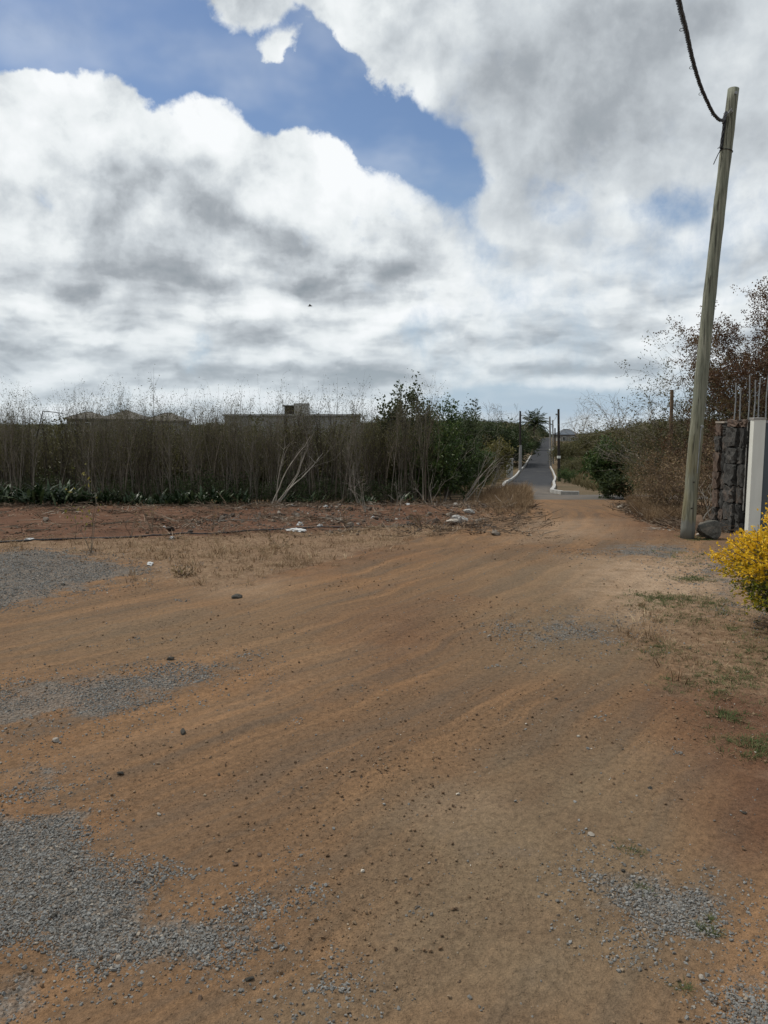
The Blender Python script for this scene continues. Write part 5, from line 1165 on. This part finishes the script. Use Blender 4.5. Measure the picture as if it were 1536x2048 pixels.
# ================================================================ litter, hose, concrete lump, bird
def crumple(label, px, py, size, seed, flat=.5, mat='plastic_white', name='litter_bag', cat='litter'):
    size = (size[0]*.72, size[1]*.72)
    X_, Y_ = at(px, py); rnd = random.Random(seed); bm = bmesh.new(); bmesh.ops.create_icosphere(bm, subdivisions=3, radius=.5)
    for v in bm.verts:
        q = v.co*6+Vector((seed, seed*2, 0)); nn = math.sin(q.x*1.3+q.y)*math.cos(q.y*1.7-q.z)+.6*math.sin(q.z*2.9+q.x*2)
        v.co *= 1+.30*nn+rnd.gauss(0, .10); v.co.z *= flat; v.co.z = max(v.co.z, -.12)
        v.co.x *= size[0]; v.co.y *= size[1]; v.co.z *= size[0]
    me = bpy.data.meshes.new(name); bm.to_mesh(me); bm.free(); me.materials.append(M[mat]); a = me.attributes.new('tint', 'FLOAT', 'POINT'); a.data.foreach_set('value', [.5]*len(me.vertices))
    o = link(bpy.data.objects.new(name, me)); o.location = (X_, Y_, H(X_, Y_)+.08*size[0]); o.rotation_euler = (0, 0, rnd.uniform(0, 6)); return tag(o, label, cat)
crumple('upright white plastic bag at the foot of the thicket, right of the leaning dead shrub', 586, 1016, (.17, .15), 1, .9)
crumple('flat white plastic sheet on the red verge, right of the upright bag', 652, 1021, (.28, .16), 2, .25)
crumple('crumpled white plastic lying by the black hose in the middle of the verge', 600, 1050, (.20, .14), 3, .55)
crumple('wide pale plastic sheet lying just below the black hose', 592, 1065, (.36, .24), 4, .16)
crumple('small white scrap of plastic in the rubble right of the crumpled white one', 640, 1052, (.13, .10), 5, .5)
crumple('white plastic scrap lying on the rubble in front of the dark bushes', 815, 1022, (.16, .12), 6, .4)
crumple('small white rag on the straw below the left end of the hose', 344, 1076, (.15, .09), 7, .5)
crumple('small white scrap at the back of the red verge on the left', 326, 1052, (.11, .08), 8, .4)
crumple('pale scrap of plastic near the left end of the black hose', 60, 1080, (.20, .10), 9, .2)
crumple('tiny white scrap on the rubble right of the flat plastic sheet', 746, 1035, (.09, .07), 10, .5)
crumple('thin pale plastic strip on the straw right of the far gravel patch', 300, 1128, (.24, .08), 11, .15)
rock('concrete_lump', 'pale broken lump of concrete where the verge meets the dirt track', 918, 1042, (.42, .20), M['kerb'], 55, .38, 'concrete lump', .2, .5, rough=.9)
rock('concrete_lump', 'smaller pale concrete chunk just right of the large broken lump', 938, 1030, (.26, .18), M['concrete'], 56, .45, 'concrete lump', .2, rough=.9)
rock('concrete_lump', 'low pinkish slab at the left foot of the large broken lump', 905, 1050, (.34, .24), M['rock_pale'], 57, .3, 'concrete lump', .2)
ho = thing('hose', 'long black hose lying across the verge from the left edge', 'hose', (0, 0, 0)); mb = MB(); pts = []
for px, py in [(-150, 1090), (-60, 1087), (0, 1085), (80, 1082), (150, 1077), (235, 1075), (330, 1070), (420, 1065), (500, 1062), (570, 1059), (650, 1057), (740, 1056), (830, 1052)]:
    X_, Y_ = at(px, py); pts.append(Vector((X_, Y_, H(X_, Y_)+.010)))
sp_ = spline(pts, 8)
for p in sp_: p.z = max(p.z, H(p.x, p.y)+.006)
mb.tube(sp_, .014, 7); mb.build('tube', M['black_plastic'], ho, True)
# sticks lying on the verge
random.seed(12)
for i, (px, py, lb) in enumerate([(250, 1048, 'dry stick lying on the red verge near the left'), (465, 1044, 'dry stick on the red verge left of the litter'), (700, 1045, 'pale stick lying across the rubble'), (780, 1058, 'dry stick on the straw at the front of the rubble'), (90, 1060, 'short dry stick near the left edge of the red verge')]):
    X_, Y_ = at(px, py); mb = MB(); a = random.uniform(-.5, .5); L = random.uniform(.5, 1.0); pts = [Vector((math.cos(a)*L*(q/4-.5), math.sin(a)*L*(q/4-.5)+random.gauss(0, .02), random.uniform(0, .05))) for q in range(5)]
    mb.tube(pts, [.012, .012, .010, .008, .005], 5); mb.tube([pts[2], pts[2]+Vector((.12, .06, .09))], [.007, .003], 4)
    o = mb.build('stick', M['bark_pale' if i % 2 else 'bark']); o.location = (X_, Y_, H(X_, Y_)+.01); tag(o, lb, 'stick')
bp = atY(620, 612, 60); brd = thing('bird', 'tiny dark bird in flight high over the thicket', 'bird', bp); mb = MB()
mb.tube([(-.17, 0, -.01), (-.10, 0, 0), (0, 0, .01), (.10, 0, .01), (.15, 0, 0), (.19, 0, -.01)], [.01, .035, .05, .035, .022, .004], 8); mb.build('body', M['pole_dark'], brd)
for sg in (-1, 1):
    mb = MB(); mb.add([(.06, 0, .02), (-.06, 0, .02), (.04, sg*.16, .11), (-.05, sg*.16, .10), (-.04, sg*.36, .06), (.0, sg*.22, .108), (.06, 0, .03), (-.06, 0, .03)], [(0, 1, 3, 2), (2, 3, 4), (2, 4, 5)]); mb.build('wing', M['pole_dark'], brd)
